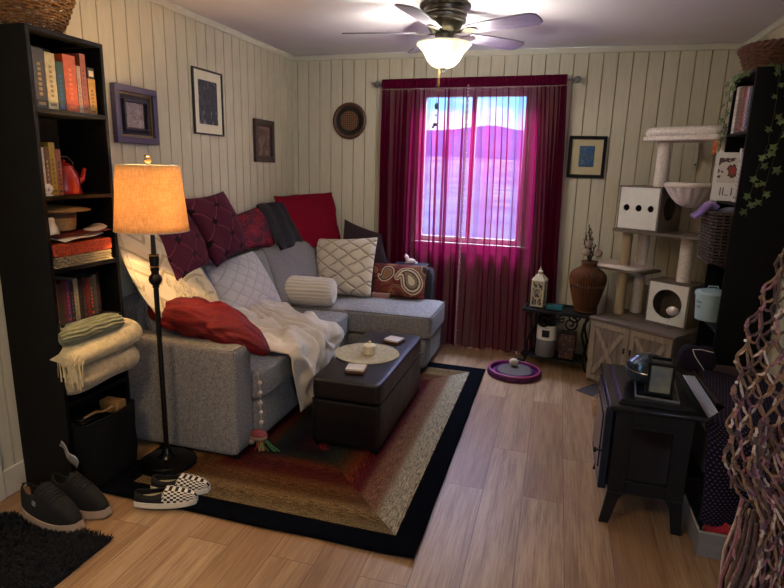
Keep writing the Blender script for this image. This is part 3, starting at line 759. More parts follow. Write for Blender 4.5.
def shade_mat():
    g = G('linen_lamp_shade', .9, 0, .1)
    a = g.noise(g.coord('Object', (1, 1, .08)), 260, 2); b_ = g.noise(g.coord('Object', (.1, .1, 1)), 260, 2)
    th = g.math('ADD', g.math('MULTIPLY', a, .6), g.math('MULTIPLY', b_, .4))
    c = g.ramp(th, ((.35, (206, 172, 128)), (.65, (240, 216, 178))))
    df = g.n('BsdfDiffuse', Color=c); tr = g.n('BsdfTranslucent', Color=c); m = g.n('MixShader', i0=.68, i1=df.outputs[0], i2=tr.outputs[0])
    g.t.links.new(m.outputs[0], g.out.inputs[0]); return g.m
prof = [(.205, 1.195), (.1975, 1.24), (.18, 1.35), (.163, 1.46), (.152, 1.508)]
prof = [(.206, 1.192), (.17, 1.362), (.154, 1.512)]
b = B().lathe([(.166 - (.166 - .138) * k / 10, 1.212 + .30 * k / 10) for k in range(11)], 56, cap=False)
b.build('lamp_shade', shade_mat(), t, solid=.0025)
for r0, z0 in ((.166, 1.212), (.138, 1.512)):
    B().tube([(r0 * math.cos(a), r0 * math.sin(a), z0) for a in [2 * PI * i / 56 for i in range(56)]], .003, 6, closed=True).build('shade_trim', M['cream'], t)
b = B()
for k in range(3): a = 2 * PI * k / 3; b.tube([(0, 0, 1.505), (.136 * math.cos(a), .136 * math.sin(a), 1.508)], .002, 5)
b.tube([(.02, 0, 1.25), (.045, 0, 1.32), (.045, 0, 1.42), (.01, 0, 1.5), (0, 0, 1.505)], .002, 5)
b.tube([(-.02, 0, 1.25), (-.045, 0, 1.32), (-.045, 0, 1.42), (-.01, 0, 1.5), (0, 0, 1.505)], .002, 5); b.build('harp', 'steel', t)
B().lathe([(.004, 1.505), (.004, 1.522), (.015, 1.526), (.017, 1.535), (.012, 1.546), (.018, 1.552), (.010, 1.56), (.0001, 1.561)], 20).build('finial', plain('clear_brass_finial', (200, 180, 130), .15, .8), t)
g = G('warm_bulb'); g.p.inputs['Emission Color'].default_value = (1, .55, .22, 1); g.p.inputs['Emission Strength'].default_value = 14; 
B().lathe([(.012, 1.25), (.014, 1.27), (.028, 1.31), (.03, 1.335), (.02, 1.36), (.0001, 1.368)], 20).build('bulb', g.m, t)
light('lamp_light', 'POINT', (LX - .0, LY - .0, 1.43), 19, (1, .62, .27), .03)

# ================================================================== WALL PICTURES
def frame_yz(name, lab, y0, y1, z0, z1, fw, dp, mats, mats_in, cat='picture', inner=None, double=False):
    """framed picture hanging on the left wall, facing +x"""
    t = thing(name, lab, cat, (XL, (y0 + y1) / 2, z0))
    b = B()
    for (a0, a1, c0, c1) in ((y0, y1, z0, z0 + fw), (y0, y1, z1 - fw, z1), (y0, y0 + fw, z0 + fw, z1 - fw), (y1 - fw, y1, z0 + fw, z1 - fw)): b.box(XL + .002, XL + dp, a0, a1, c0, c1)
    b.build('frame', mats, t, world=True, bevel=.003)
    if double:
        iy, iz = fw + .028, fw + .028
        b = B()
        for k, (off, xx, w_) in enumerate(((fw, .6, .012), (fw + .035, .85, .014))):
            for (a0, a1, c0, c1) in ((y0 + off, y1 - off, z0 + off, z0 + off + w_), (y0 + off, y1 - off, z1 - off - w_, z1 - off), (y0 + off, y0 + off + w_, z0 + off + w_, z1 - off - w_), (y1 - off - w_, y1 - off, z0 + off + w_, z1 - off - w_)):
                b.box(XL + .004, XL + dp * xx, a0, a1, c0, c1, k)
        b.build('inner_frame', double, t, world=True, bevel=.0015)
    B().box(XL + .004, XL + .009, y0 + fw, y1 - fw, z0 + fw, z1 - fw).build('mat_board', mats_in[0], t, world=True, smooth=False)
    m_ = inner
    B().box(XL + .009, XL + .0105, y0 + m_[0], y1 - m_[0], z0 + m_[1], z1 - m_[1]).build('art_print', mats_in[1], t, world=True, smooth=False)
    return t
def art(name, cols, scale=30, detail=6, dist=2.5, d=(1, 1, 1)):
    g = G(name, .6, 0, .3); o = g.t.nodes.new('ShaderNodeTexNoise'); g.t.links.new(g.coord('Object', d), o.inputs['Vector'])
    o.inputs['Scale'].default_value = scale; o.inputs['Detail'].default_value = detail; o.inputs['Distortion'].default_value = dist
    g.color(g.ramp(o.outputs['Fac'], [(.3 + .4 * k / (len(cols) - 1), c) for k, c in enumerate(cols)])); return g.m
frame_yz('framed_picture', 'wide dusty purple frame with a pale line drawing, nearest on the left wall', 2.645, 2.985, 1.645, 1.955, .036, .035, plain('dusty_purple_wood', (74, 66, 92), .5, var=.15), (plain('dark_plum_backing', (46, 38, 52), .8), art('pale_line_drawing', [(176, 160, 160), (176, 160, 160), (100, 84, 88), (180, 166, 164), (174, 160, 160)], 22, 5, 4)), inner=(.098, .088), double=[plain('antique_gold', (130, 110, 72), .4, .5), plain('dark_plum_wood', (44, 36, 50), .5)])
frame_yz('framed_picture', 'tall thin black frame with cream mat and dark botanical print, centre of the left wall', 3.37, 3.715, 1.735, 2.16, .011, .02, plain('thin_black_frame', (34, 30, 28), .4), (plain('cream_mat', (216, 208, 184), .9, var=.03), art('dark_botanical_print', [(30, 30, 38), (58, 56, 66), (36, 36, 44), (120, 118, 128)], 26, 7, 1, (1, 1, .45))), inner=(.064, .07))
frame_yz('framed_picture', 'dark brown frame with a sepia print, farthest on the left wall', 4.145, 4.46, 1.565, 1.90, .045, .028, plain('dark_brown_frame', (50, 34, 30), .5), (plain('brown_mat', (84, 62, 54), .8), art('sepia_print', [(96, 74, 66), (124, 98, 86), (70, 50, 46), (140, 116, 102)], 9, 4, 1)), inner=(.055, .055))
t = thing('framed_picture', 'black frame with cream mat and small blue print on the back wall', 'picture', (.19, YB, 1.505))
b = B(); x0, x1, z0, z1, fw = .05, .335, 1.51, 1.832, .025
for (a0, a1, c0, c1) in ((x0, x1, z0, z0 + fw), (x0, x1, z1 - fw, z1), (x0, x0 + fw, z0 + fw, z1 - fw), (x1 - fw, x1, z0 + fw, z1 - fw)): b.box(a0, a1, YB - .026, YB - .002, c0, c1)
b.build('frame', plain('black_frame', (10, 8, 11), .6, spec=.2), t, world=True, bevel=.003)
B().box(x0 + fw, x1 - fw, YB - .010, YB - .005, z0 + fw, z1 - fw).build('mat_board', plain('cream_mat_board', (190, 176, 140), .9, var=.03), t, world=True, smooth=False)
B().box(x0 + .085, x1 - .085, YB - .0125, YB - .010, z0 + .085, z1 - .075).build('art_print', art('blue_print', [(20, 34, 60), (60, 100, 150), (40, 56, 50), (130, 150, 170)], 34, 5, 2), t, world=True, smooth=False)
# round carved plate
t = thing('wall_plate', 'round dark wooden plate with a woven centre hanging on the back wall', 'wall plate', (-1.815, YB, 1.785))
Tp = Matrix(((1, 0, 0, -1.815), (0, 0, -1, YB - .002), (0, 1, 0, 1.94), (0, 0, 0, 1)))
B().lathe([(.06, .0), (.15, .0), (.157, .008), (.154, .018), (.14, .024), (.13, .016), (.12, .012), (.06, .012)], 48, T=Tp, cap=False).build('rim', plain('carved_brown_wood', (78, 52, 36), .5, var=.3, scale=80), t, world=True)
B().lathe([(.0001, .01), (.085, .012), (.112, .0135), (.118, .0155), (.122, .016)], 48, T=Tp, cap=False).build('black_ring', plain('black_lacquer', (26, 22, 20), .4), t, world=True)
g = G('woven_cane', .6); c = g.n('TexChecker', Vector=g.coord('Object', (1, 1, 1), (0, PI / 4, 0)), Scale=75.0); c.inputs['Color1'].default_value = lin((110, 76, 46)); c.inputs['Color2'].default_value = lin((52, 34, 24)); g.color(c.outputs['Color'])
B().lathe([(.0001, .016), (.08, .016), (.082, .013)], 48, T=Tp, cap=False).build('woven_centre', g.m, t, world=True)
# small paper clip hook on the wall by the cat tree
t = tag(B().box(.964, .990, YB - .03, YB - .001, 1.61, 1.80).lathe([(.0001, 0), (.007, 0), (.007, .003), (.0001, .003)], 12, T=Matrix(((1, 0, 0, .977), (0, 0, -1, YB - .03), (0, 1, 0, 1.63), (0, 0, 0, 1))), mi=1).build('wall_bracket', ['white_trim', 'gunmetal'], bevel=.002), 'small white anchor strap on the back wall behind the cat tree', 'wall anchor')

# ================================================================== SECTIONAL SOFA
sofa = thing('sectional_sofa', 'grey tweed sectional sofa with a chaise along the left and back walls', 'sofa', (-1.85, 3.5, 0))
kw = dict(world=True, weld=True, angle=3.2)
def sb(name, x0, x1, y0, y1, z0, z1, k=14, n=12, mat='sofa', crown=0, par=None, wob=0):
    return B().sbox(((x0 + x1) / 2, (y0 + y1) / 2, (z0 + z1) / 2), ((x1 - x0) / 2, (y1 - y0) / 2, (z1 - z0) / 2), k, n, crown=crown, wob=wob).build(name, mat, par or sofa, **kw)
arm = sb('arm', -2.34, -1.50, 2.395, 2.56, .035, .628, 22, 22)
B().tube([(-1.512, 2.402, .06), (-1.512, 2.402, .60), (-1.515, 2.41, .618), (-1.515, 2.55, .618), (-1.512, 2.556, .60), (-1.512, 2.556, .3)], .0035, 6).build('piping', 'sofa_dark', arm, world=True)
B().tube([(-2.33, 2.403, .617), (-1.52, 2.403, .617)], .0035, 6).build('piping', 'sofa_dark', arm, world=True)
sb('seat_base', -2.30, -1.475, 2.56, 4.0, .05, .285, 26)
sb('seat_cushion', -2.2, -1.455, 2.565, 3.975, .285, .455, 16, 20, crown=.02)
sb('chaise_base', -2.25, -.855, 3.985, 4.60, .05, .285, 26)
ch = sb('chaise_cushion', -2.2, -.828, 3.975, 4.60, .287, .468, 16, 20, crown=.015)
B().tube([(-1.5, 3.98, .462), (-.846, 3.984, .462), (-.836, 4.0, .462), (-.836, 4.58, .462)], .004, 6).build('piping', 'sofa_dark', ch, world=True)
B().box(-.858, -.850, 4.13, 4.165, .10, .30, T=Matrix.Identity(4)).build('strap', plain('pale_grey_webbing', (150, 146, 140), .8), sofa, world=True, bevel=.002)
sb('back_frame', -2.34, -2.2, 2.56, 4.74, .05, .80, 22)
sb('back_frame', -2.2, -.965, 4.60, 4.74, .05, .725, 22, mat=fabric('charcoal_upholstery', (50, 48, 54), (32, 30, 36), 300))
for (x, y) in ((-1.53, 2.43), (-.91, 4.03), (-.91, 4.55), (-2.28, 2.43), (-2.28, 4.68)): B().cyl((x, y, .013 if y < 4.3 and x > -1.97 else .001), .022, .045, 14).build('foot', 'black', sofa, world=True)

def quadfn(c, t, side, pinch=.05, wr=.006, seed=0, puff=2.3, ex=.5, sag=0):
    TL, TR, BR, BL = [Vector(p) for p in c]; n = (TR - TL).cross(BL - TL) + (BR - TR).cross(BR - BL)
    n.normalize()
    if n.dot(Vector((1, -.8, .2))) < 0: n = -n
    ctr = (TL + TR + BR + BL) / 4
    def fn(u, v):
        a, b_ = 2 * u - 1, 2 * v - 1
        a2 = a * (1 - pinch * (1 - b_ * b_) * abs(a) ** 2); b2 = b_ * (1 - pinch * (1 - a * a) * abs(b_) ** 2)
        uu, vv = (a2 + 1) / 2, (b2 + 1) / 2
        p = TL * (1 - uu) * (1 - vv) + TR * uu * (1 - vv) + BR * uu * vv + BL * (1 - uu) * vv
        h = max(0, (1 - abs(a) ** puff) * (1 - abs(b_) ** puff)) ** ex
        w_ = noise.noise(p * 7 + Vector((seed, 0, 0))) * wr * 1.6 + noise.noise(p * 17 + Vector((0, seed, 0))) * wr * .6
        return p + n * side * (h * t / 2 + w_ * h ** .5) + Vector((0, 0, -sag * (1 - b_) * (1 - a * a) * .5))
    return fn
def qpillow(name, lab, c, t, mat, parent=None, n=36, cat='pillow', group=None, grow=1.04, pipe=None, backmat=None, mif=None, mats2=None, bevel=0, **k):
    cc = sum((Vector(p) for p in c), Vector()) / 4; c = [cc + (Vector(p) - cc) * grow for p in c]
    b = B()
    b.grid(quadfn(c, t, 1, **k), n, n, 0, mif=mif); b.grid(quadfn(c, t, -1, **k), n, n, 0)
    mats = [mat] + (mats2 or [])
    if parent is not None:
        o = b.build(name, mats, parent, world=True, weld=True, angle=3.2)
    else:
        o = b.build(name, mats, weld=True, angle=3.2); tag(o, lab, cat, group)
    if pipe:
        f = quadfn(c, t, 1, **k); pts = [f(i / 24, 0) for i in range(24)] + [f(1, i / 24) for i in range(24)] + [f(1 - i / 24, 1) for i in range(24)] + [f(0, 1 - i / 24) for i in range(24)]
        B().tube(pts, .0035, 5, closed=True).build('piping', pipe, o, world=True)
    return o
bc = dict(group=None)
B0 = [(-2.33, 2.60, .883), (-2.19, 2.84, .861), (-2.12, 2.80, .48), (-2.28, 2.60, .47)]
qpillow('back_cushion', '', [(-2.26, 2.60, .87), (-2.17, 3.02, .90), (-2.02, 3.0, .48), (-2.10, 2.58, .47)], .15, 'sofa', sofa, grow=1.0, pipe='sofa_dark')
M['blue_grey'] = fabric('pale_blue_grey_cover', (150, 156, 172), (128, 134, 152), 300)
B1_ = [(-2.2, 2.86, .935), (-2.2, 3.25, .92), (-1.95, 3.15, .50), (-1.95, 2.78, .48)]
G2 = [(-2.2, 3.93, .93), (-2.02, 4.56, .90), (-1.86, 4.38, .47), (-1.96, 3.80, .47)]
qpillow('back_cushion', '', G2, .19, fabric('mid_grey_upholstery', (122, 116, 118), (98, 94, 96), 320), sofa, grow=1.05, pipe='sofa_dark')
qpillow('back_cushion', '', [(-2.2, 3.46, .90), (-2.2, 3.98, .91), (-2.0, 3.9, .47), (-2.0, 3.4, .47)], .16, 'sofa', sofa, grow=1.0)

# ------------------------------------------------------------------ pillows
gp = 'throw pillows on the grey sectional sofa'
M['mauve_quilt'] = quilt('mauve_tufted_satin', (74, 20, 44), (120, 66, 70), 2.2, 2.2, .014, (20, 6, 16), .35)
P1 = [(-2.26, 2.72, 1.30), (-2.26, 3.092, 1.254), (-2.03, 2.99, .955), (-2.0, 2.594, .87)]
P2 = [(-2.27, 3.09, 1.31), (-2.27, 3.553, 1.336), (-2.0, 3.37, .993), (-2.0, 3.034, .936)]
P3 = [(-2.28, 3.622, 1.162), (-2.28, 4.122, 1.228), (-2.14, 4.058, .906), (-2.14, 3.479, .958)]
P5 = [(-2.26, 4.325, 1.276), (-1.952, 4.76, 1.304), (-1.81, 4.62, .891), (-2.132, 4.35, .86)]
P6 = [(-1.766, 4.66, 1.086), (-1.453, 4.70, .974), (-1.35, 4.60, .72), (-1.79, 4.56, .60)]
P7 = [(-1.96, 4.50, .923), (-1.43, 4.50, .964), (-1.436, 4.36, .505), (-1.92, 4.36, .485)]
P8 = [(-1.47, 4.575, .74), (-1.0, 4.575, .748), (-1.001, 4.47, .493), (-1.449, 4.47, .493)]
P10 = [(-2.13, 3.10, .904), (-2.13, 3.70, .921), (-1.93, 3.76, .524), (-1.88, 2.93, .56)]
P11 = [(-2.15, 2.40, 1.20), (-2.182, 2.80, 1.17), (-1.862, 2.82, .765), (-1.994, 2.46, .745)]
P12 = [(-2.13, 2.68, .79), (-1.64, 2.82, .76), (-1.45, 2.60, .575), (-1.87, 2.46, .745)]
qpillow('throw_pillow', 'mauve diamond-tufted pillow partly hidden behind the lamp shade', P1, .17, M['mauve_quilt'], group=gp, seed=1, sag=.02)
qpillow('throw_pillow', 'mauve diamond-tufted pillow leaning fully in view on the left wall', P2, .18, M['mauve_quilt'], group=gp, seed=2, grow=1.1, pinch=.09)
def red_damask():
    g = G('red_beaded_satin', .6, 0, .2, 0); uv = g.coord('UV'); n = g.noise(uv, 22, 5, .7)
    s = g.n('SeparateXYZ', i0=uv); n2 = g.noise(uv, 3, 2)
    g.color(g.mix(g.ramp(g.math('ADD', g.math('MULTIPLY', n, .8), g.math('MULTIPLY', n2, .5)), ((.56, (0, 0, 0, 1)), (.68, (1, 1, 1, 1)))), lin((128, 12, 28)), lin((50, 10, 28)))); g.bump(n, .7, .006); return g.m
qpillow('throw_pillow', 'dark red pillow with a wine sequin pattern, behind the quilted pillow', P3, .13, red_damask(), group=gp, seed=3, grow=1.04)
g = G('crimson_cotton', .9, 0, .1, 0); n = g.noise(g.coord('Object'), 300, 2); g.color(g.ramp(n, ((.35, (92, 6, 26)), (.65, (116, 12, 34))))); g.bump(n, .3, .002)
M['crimson'] = g.m
qpillow('throw_pillow', 'large plain crimson pillow standing in the corner of the room', P5, .20, M['crimson'], group=gp, seed=4, grow=1.08, pinch=.05, wr=.016)
qpillow('throw_pillow', 'dark plum-grey pillow peeking out behind the cream lattice pillow', P6, .12, fabric('plum_grey_cotton', (50, 36, 42), (36, 26, 32), 280), group=gp, seed=5, grow=1.05)
def lattice():
    g = G('cream_ruched_lattice', .95, 0, .15, .3); uv = g.t.nodes.new('ShaderNodeTexCoord').outputs['UV']; s = g.n('SeparateXYZ', i0=uv)
    wob = g.math('MULTIPLY', g.math('SUBTRACT', g.noise(uv, 5, 2), .5), .3)
    def dd(sg):
        a = g.math('ADD', g.math('ADD', g.math('MULTIPLY', s.outputs[0], 3.2), wob), g.math('MULTIPLY', s.outputs[1], 4.4 * sg))
        return g.math('ABSOLUTE', g.math('SUBTRACT', g.math('FRACT', a), .5))
    m = g.math('MINIMUM', dd(1), dd(-1)); h = g.ramp(m, ((0, (0, 0, 0, 1)), (.14, (.9, .9, .9, 1)), (.4, (1, 1, 1, 1))))
    g.color(g.mix(g.math('LESS_THAN', m, .07), lin((204, 192, 170)), lin((178, 162, 138)))); g.bump(g.math('ADD', h, g.math('MULTIPLY', g.noise(uv, 60, 2), .2)), .7, .02); return g.m
qpillow('throw_pillow', 'square cream pillow with a ruched diamond lattice, on the chaise corner', P7, .17, lattice(), group=gp, seed=6, grow=1.06)
# paisley lumbar pillow: the print is coloured face by face
def tear(u, v, cx, cy, sc_, flip):
    x, y = (u - cx) / sc_ * flip, (v - cy) / sc_
    y2 = y + .0
    ang = math.atan2(y2, x); r = math.hypot(x, y2)
    # a drop: circle with a hooked tail going up-left
    d = r - 1.0
    tx, ty = x + .95, y + .9          # tail
    best = d
    for k in range(14):
        q = k / 13; ax_ = -.15 - 1.55 * q; ay = -.30 - 2.3 * q + 2.2 * q * q; rr = .8 * (1 - q) ** 1.5 + .10
        best = min(best, math.hypot(x - ax_, y - ay) - rr)
    return best
def pz(u, v):
    aspect = 1.75; U_ = u * aspect
    d = tear(U_, 1 - v, .60, .62, .19, 1)
    if d < .26: return 2 if d > .14 else 4 if d > -.02 else 1 if d > -.2 else 5 if d > -.5 else 3
    for (cx, cy, s_, fl, pal) in ((1.38, .62, .27, 1, (4, 1, 5, 4)), (.16, .30, .24, 1, (2, 0, 2, 3)), (.98, 1.02, .18, 1, (3, 2, 0, 2)), (1.72, .2, .2, 1, (3, 2, 5, 1))):
        d = tear(U_, v, cx, cy, s_, fl)
        if d < 0.26:
            if d > .14: return pal[0]
            if d > .02: return 1
            if d > -.18: return pal[0]
            if d > -.32: return pal[1]
            if d > -.62: return pal[2]
            return pal[3]
    return (0, 2, 0, 3)[int((math.sin(U_ * 9 + 3 * math.sin(v * 7)) + math.sin(v * 11 + 2 * math.sin(U_ * 4)) + 2) * .99) % 4]
pcs = [plain('paisley_' + n_, c_, .85, var=.15, scale=200, bump=.1) for n_, c_ in (('rust', (104, 44, 30)), ('dark_brown', (52, 30, 26)), ('maroon', (84, 26, 26)), ('tan', (132, 88, 58)), ('cream', (188, 172, 146)), ('taupe', (120, 104, 84)))]
qpillow('throw_pillow', 'small rust and cream paisley lumbar pillow against the curtain end', P8, .12, pcs[0], group=gp, seed=7, n=110, mif=pz, mats2=pcs[1:], grow=1.04, wr=.002)
M['blue_quilt'] = quilt('pale_grey_stitched_quilting', (196, 188, 184), (164, 156, 152), 4.6, 4.6, .022, None, .7)
qpillow('throw_pillow', 'pale grey pillow with fine diamond stitching in the middle of the sofa', P10, .16, M['blue_quilt'], group=gp, seed=8, grow=1.02, wr=.003)
qpillow('throw_pillow', 'plain pale blue-grey pillow mostly hidden behind the tufted cream one', B1_, .15, M['blue_grey'], group=gp, seed=9)
g = G('cream_tufted_cotton', .95, 0, .15, .3); uv = g.coord('UV'); s_ = g.n('SeparateXYZ', i0=uv)
wv = g.math('ABSOLUTE', g.math('SUBTRACT', g.math('FRACT', g.math('ADD', g.math('MULTIPLY', s_.outputs[1], 4.5), g.math('MULTIPLY', g.math('ABSOLUTE', g.math('SUBTRACT', g.math('FRACT', g.math('MULTIPLY', s_.outputs[0], 3)), .5)), 1.0))), .5))
g.color(g.mix(g.math('LESS_THAN', wv, .08), lin((212, 200, 172)), lin((176, 160, 126)))); g.bump(g.math('ADD', wv, g.math('MULTIPLY', g.noise(uv, 60, 2), .3)), .8, .02)
M['cream_tuft'] = g.m
pl = qpillow('throw_pillow', 'cream tufted zigzag pillow with a fringed corner, above the sofa arm by the lamp', P11, .29, M['cream_tuft'], group=gp, seed=10, pipe='cream', grow=1.02, pinch=-.12, wr=.003)
b = B(); r_ = random.Random(8); f_ = quadfn(P11, .30, 1, pinch=-.12)
for k in range(40):
    q = r_.random(); p = f_(.62 + .36 * r_.random(), .72 + .24 * q); d = Vector((.5, -.25, -.55)).normalized() * .05; e = Vector((r_.uniform(-1, 1), r_.uniform(-1, 1), r_.uniform(-1, 1))) * .008
    b.tube([p, p + d * .5 + e + Vector((0, -.008, .006)), p + d + e * 1.5], .0055, 5)
o = b.build('fringe', 'cream', pl, world=True); o['kind'] = 'stuff'
g = G('scarlet_satin', .5, 0, .3, 0); n = g.noise(g.coord('Object', (3, 3, 9)), 9, 5, .7); g.color(g.ramp(n, ((.35, (80, 2, 8)), (.7, (120, 4, 12))))); g.bump(n, .9, .012)
M['scarlet'] = g.m
def redpil(u, v):
    A_, B_, C_, D_ = Vector((-2.16, 2.62, .735)), Vector((-1.90, 2.57, .735)), Vector((-1.62, 2.60, .725)), Vector((-1.425, 2.61, .545))
    q = v; p = A_ * (1 - q) ** 3 + B_ * 3 * q * (1 - q) ** 2 + C_ * 3 * q * q * (1 - q) * 1 + D_ * q ** 3
    p2 = A_ * (1 - q - .01) ** 3 + B_ * 3 * (q + .01) * (1 - q - .01) ** 2 + C_ * 3 * (q + .01) ** 2 * (1 - q - .01) + D_ * (q + .01) ** 3
    t_ = (p2 - p).normalized(); s1 = t_.cross(Vector((0, 0, 1))).normalized(); s2 = s1.cross(t_)
    a = 2 * PI * u; e = max(0, 1 - abs(2 * v - 1) ** 3.2) ** .55
    if v > .6: e *= 1 - .35 * (v - .6) / .4
    ca, sa = math.cos(a), math.sin(a); sq_ = (abs(ca) ** 2.3 + abs(sa) ** 2.3) ** (-1 / 2.3)
    w_ = .016 * noise.noise(Vector((ca * 1.2, sa * 1.2, v * 4))) + .010 * math.sin(v * 26 + 3 * ca + 5 * noise.noise(Vector((ca * 2, sa * 2, v * 3)))) * e
    return p + s1 * ca * sq_ * (.145 + w_) * e + s2 * sa * sq_ * (.092 + w_) * e
o = B().grid(redpil, 64, 80, closed_u=True, uv=False).build('throw_pillow', M['scarlet'], weld=True, angle=3.2)
tag(o, 'wrinkled scarlet satin pillow slumped over the sofa arm onto the seat', 'pillow', gp)
B().tube([redpil(0.0, .03 + .94 * k / 60) + Vector((0, -.0, 0)) for k in range(61)], .003, 5).build('seam', M['scarlet'], o, world=True)
B().tube([(-1.82, 2.43, .63)], .001) if False else None
# charcoal cloth folded over the top of the sofa
def cloth4(u, v):
    TL, TR, BR, BL = [Vector(p) for p in [(-2.27, 4.02, 1.235), (-2.22, 4.34, 1.235), (-2.06, 4.40, .91), (-2.06, 4.02, .89)]]
    p = TL * (1 - u) * (1 - v) + TR * u * (1 - v) + BR * u * v + BL * (1 - u) * v
    return p + Vector((.8, -.5, .2)) * (.03 * math.sin(PI * v) ** .6 * math.sin(PI * u) ** .5 + .012 * math.sin(u * 12 + 3 * v) * math.sin(PI * u) + .01 * noise.noise(p * 12))
b = B().grid(cloth4, 40, 40)
tag(b.build('folded_throw', fabric('charcoal_wool', (40, 38, 42), (26, 24, 28), 220), solid=.03, bevel=.008), 'charcoal wool throw folded over the cushions beside the crimson pillow', 'blanket')
# corduroy bolster
bo, Tq = roll('bolster_pillow', (-2.03, 3.98, .582), (-1.60, 4.03, .585), .112, plain('cream_corduroy', (204, 192, 172), .95, var=.06, scale=200, sheen=.4), '', 1, 0, 0, nn=96, seed=1)
tag(bo, 'cream ribbed bolster pillow lying where the sofa meets the chaise', 'pillow', gp)
me = bo.data
Ti = Tq.inverted()
for v in me.vertices:
    q = Ti @ (Vector(v.co) + bo.location); a = math.atan2(q.y, q.z); r0 = math.hypot(q.y, q.z); L_ = .433
    e = 1 - abs(2 * q.x / L_ - 1) ** 6
    if r0 > 1e-3:
        k = 1 + .035 * math.cos(24 * a) * (1 if r0 > .03 else r0 / .03); q.y *= k; q.z *= k
    v.co = Tq @ q - bo.location
# small pink box on chaise, cat figurine on the sofa back
tag(B().box(-1.435, -1.285, 4.42, 4.47, .478, .508).box(-1.437, -1.283, 4.418, 4.472, .508, .517, 1).build('tissue_case', [plain('dusty_pink_card', (150, 108, 100), .6), plain('dusty_pink_lid', (170, 128, 116), .6)], bevel=.003), 'small dusty pink case lying before the paisley pillow on the chaise', 'case')
t = thing('cat_figurine', 'little white reclining cat figurine on the sofa back before the curtain', 'figurine', (-1.165, 4.655, .751), math.radians(-10))
b = B().ball((0, 0, .022), .03, 14, sq=(1.5, .7, .75)).ball((-.042, 0, .055), .018, 12).ball((-.03, 0, .035), .018, 12, sq=(.9, .8, 1.4)).tube([(.04, 0, .02), (.06, .005, .012), (.066, -.01, .008), (.05, -.02, .008)], [.008, .006, .005, .004], 7).ball((-.03, -.018, .008), .011, 8, sq=(1.6, .8, .7))
b.lathe([(.007, 0), (.0001, .014)], 8, c=(-.047, .009, .068)).lathe([(.007, 0), (.0001, .014)], 8, c=(-.047, -.009, .068))
b.build('body', plain('white_ceramic', (226, 214, 214), .3, var=.02), t)
b = B().box(-1.30, -1.02, 4.61, 4.735, .727, .748)
tag(b.build('folded_scarf', plain('navy_knit', (26, 28, 46), .9, var=.3, scale=120), bevel=.008, seg=3), 'folded navy scarf on the sofa back beneath the cat figurine', 'scarf')

# throw blanket over the seat
def throw(u, v):
    """u across (near to far), v from the back down over the seat edge"""
    y0 = 2.80 + .06 * v + .08 * max(0, v - .5) ** 1.2; y1 = 3.56 - .03 * v
    if v > .62: k = (v - .62) / .38; y0 += .05 * k; y1 -= .34 * k ** 1.15
    y = y0 + (y1 - y0) * u
    if v < .52: k = v / .52; x = -2.0 + .555 * k; z = .474 + .13 * (1 - k) ** 2
    else:
        k = (v - .52) / .48; a = min(1, k / .12); x = -1.445 + .032 * math.sin(a * PI / 2); z = .474 - .41 * max(0, k - .03) ** 1.0 - .0
    p = Vector((u * 3.2, v * 3.6, .3)); wx = noise.noise(p * .9) * 1.2; wy = noise.noise(p * .9 + Vector((9, 4, 0))) * 1.2
    w1 = math.sin(19 * u + 10 * wx + 6 * v); w2 = math.sin(17 * v - 9 * u + 9 * wy + 2)
    rdg = (.5 + .5 * w1) ** 1.3; rdg2 = (.5 + .5 * w2) ** 2
    h = .05 * rdg + .04 * rdg2 * (1 - .6 * rdg) + .012 + .005 * noise.noise(Vector((u * 20, v * 20, 3)))
    e = min(1, 12 * u, 12 * (1 - u), 14 * v, 14 * (1 - v)); h = h * e + .012
    top = 1 if v < .5 else 0; 
    kk = min(1, max(0, (v - .46) / .12)); nx, nz = kk, 1 - kk * .92
    return Vector((x + h * nx, y + .012 * noise.noise(Vector((v * 6, u * 3, 2))), z + h * nz))
g = G('cream_fleece', 1, 0, .1, .6); n = g.noise(g.coord('Object'), 260, 3); g.color(g.ramp(n, ((.3, (176, 164, 148)), (.7, (206, 196, 182))))); g.bump(n, .6, .006)
M['fleece'] = g.m
o = B().grid(throw, 150, 170).build('throw_blanket', M['fleece'], angle=3.2, solid=.012)
tag(o, 'rumpled cream fleece throw spilling over the sofa seat to the rug', 'blanket')

# bead garland with a small plush toy hanging from the seat edge
t = thing('bead_garland', 'string of pale beads with a colourful stuffed bird toy hanging by the sofa arm', 'garland', (-1.49, 2.59, .02))
xs, ys = -1.468, 2.5625
b = B().tube([(xs, ys - .0, .46), (xs + .012, ys, .38), (xs + .014, ys, .14)], .0015, 5); b.build('string', 'off_white', t, world=True)
M['bead'] = plain('pale_pink_bead', (190, 170, 160), .5, var=.06)
for k in range(5): B().ball((xs + .012, ys + .001 * k, .40 - .058 * k), .0125, 12).build('bead', M['bead'], t, world=True)
tb = B().ball((-1.462, 2.545, .095), .045, 16, sq=(1.15, .8, .62)).ball((-1.50, 2.535, .066), .022, 12).lathe([(.009, 0), (.0001, .03)], 8, T=Matrix.Translation((-1.512, 2.53, .058)) @ Matrix.Rotation(-2.2, 4, 'Y')).build('toy_body', plain('taupe_plush', (140, 118, 100), .95, var=.2, scale=90, bump=.4), t, world=True)
B().ball((-1.462, 2.545, .108), .043, 16, sq=(1.2, .84, .5)).build('toy_back', plain('dusty_red_and_grey_felt', (126, 56, 60), .95, var=.4, scale=25), t, world=True)
r_ = random.Random(3)
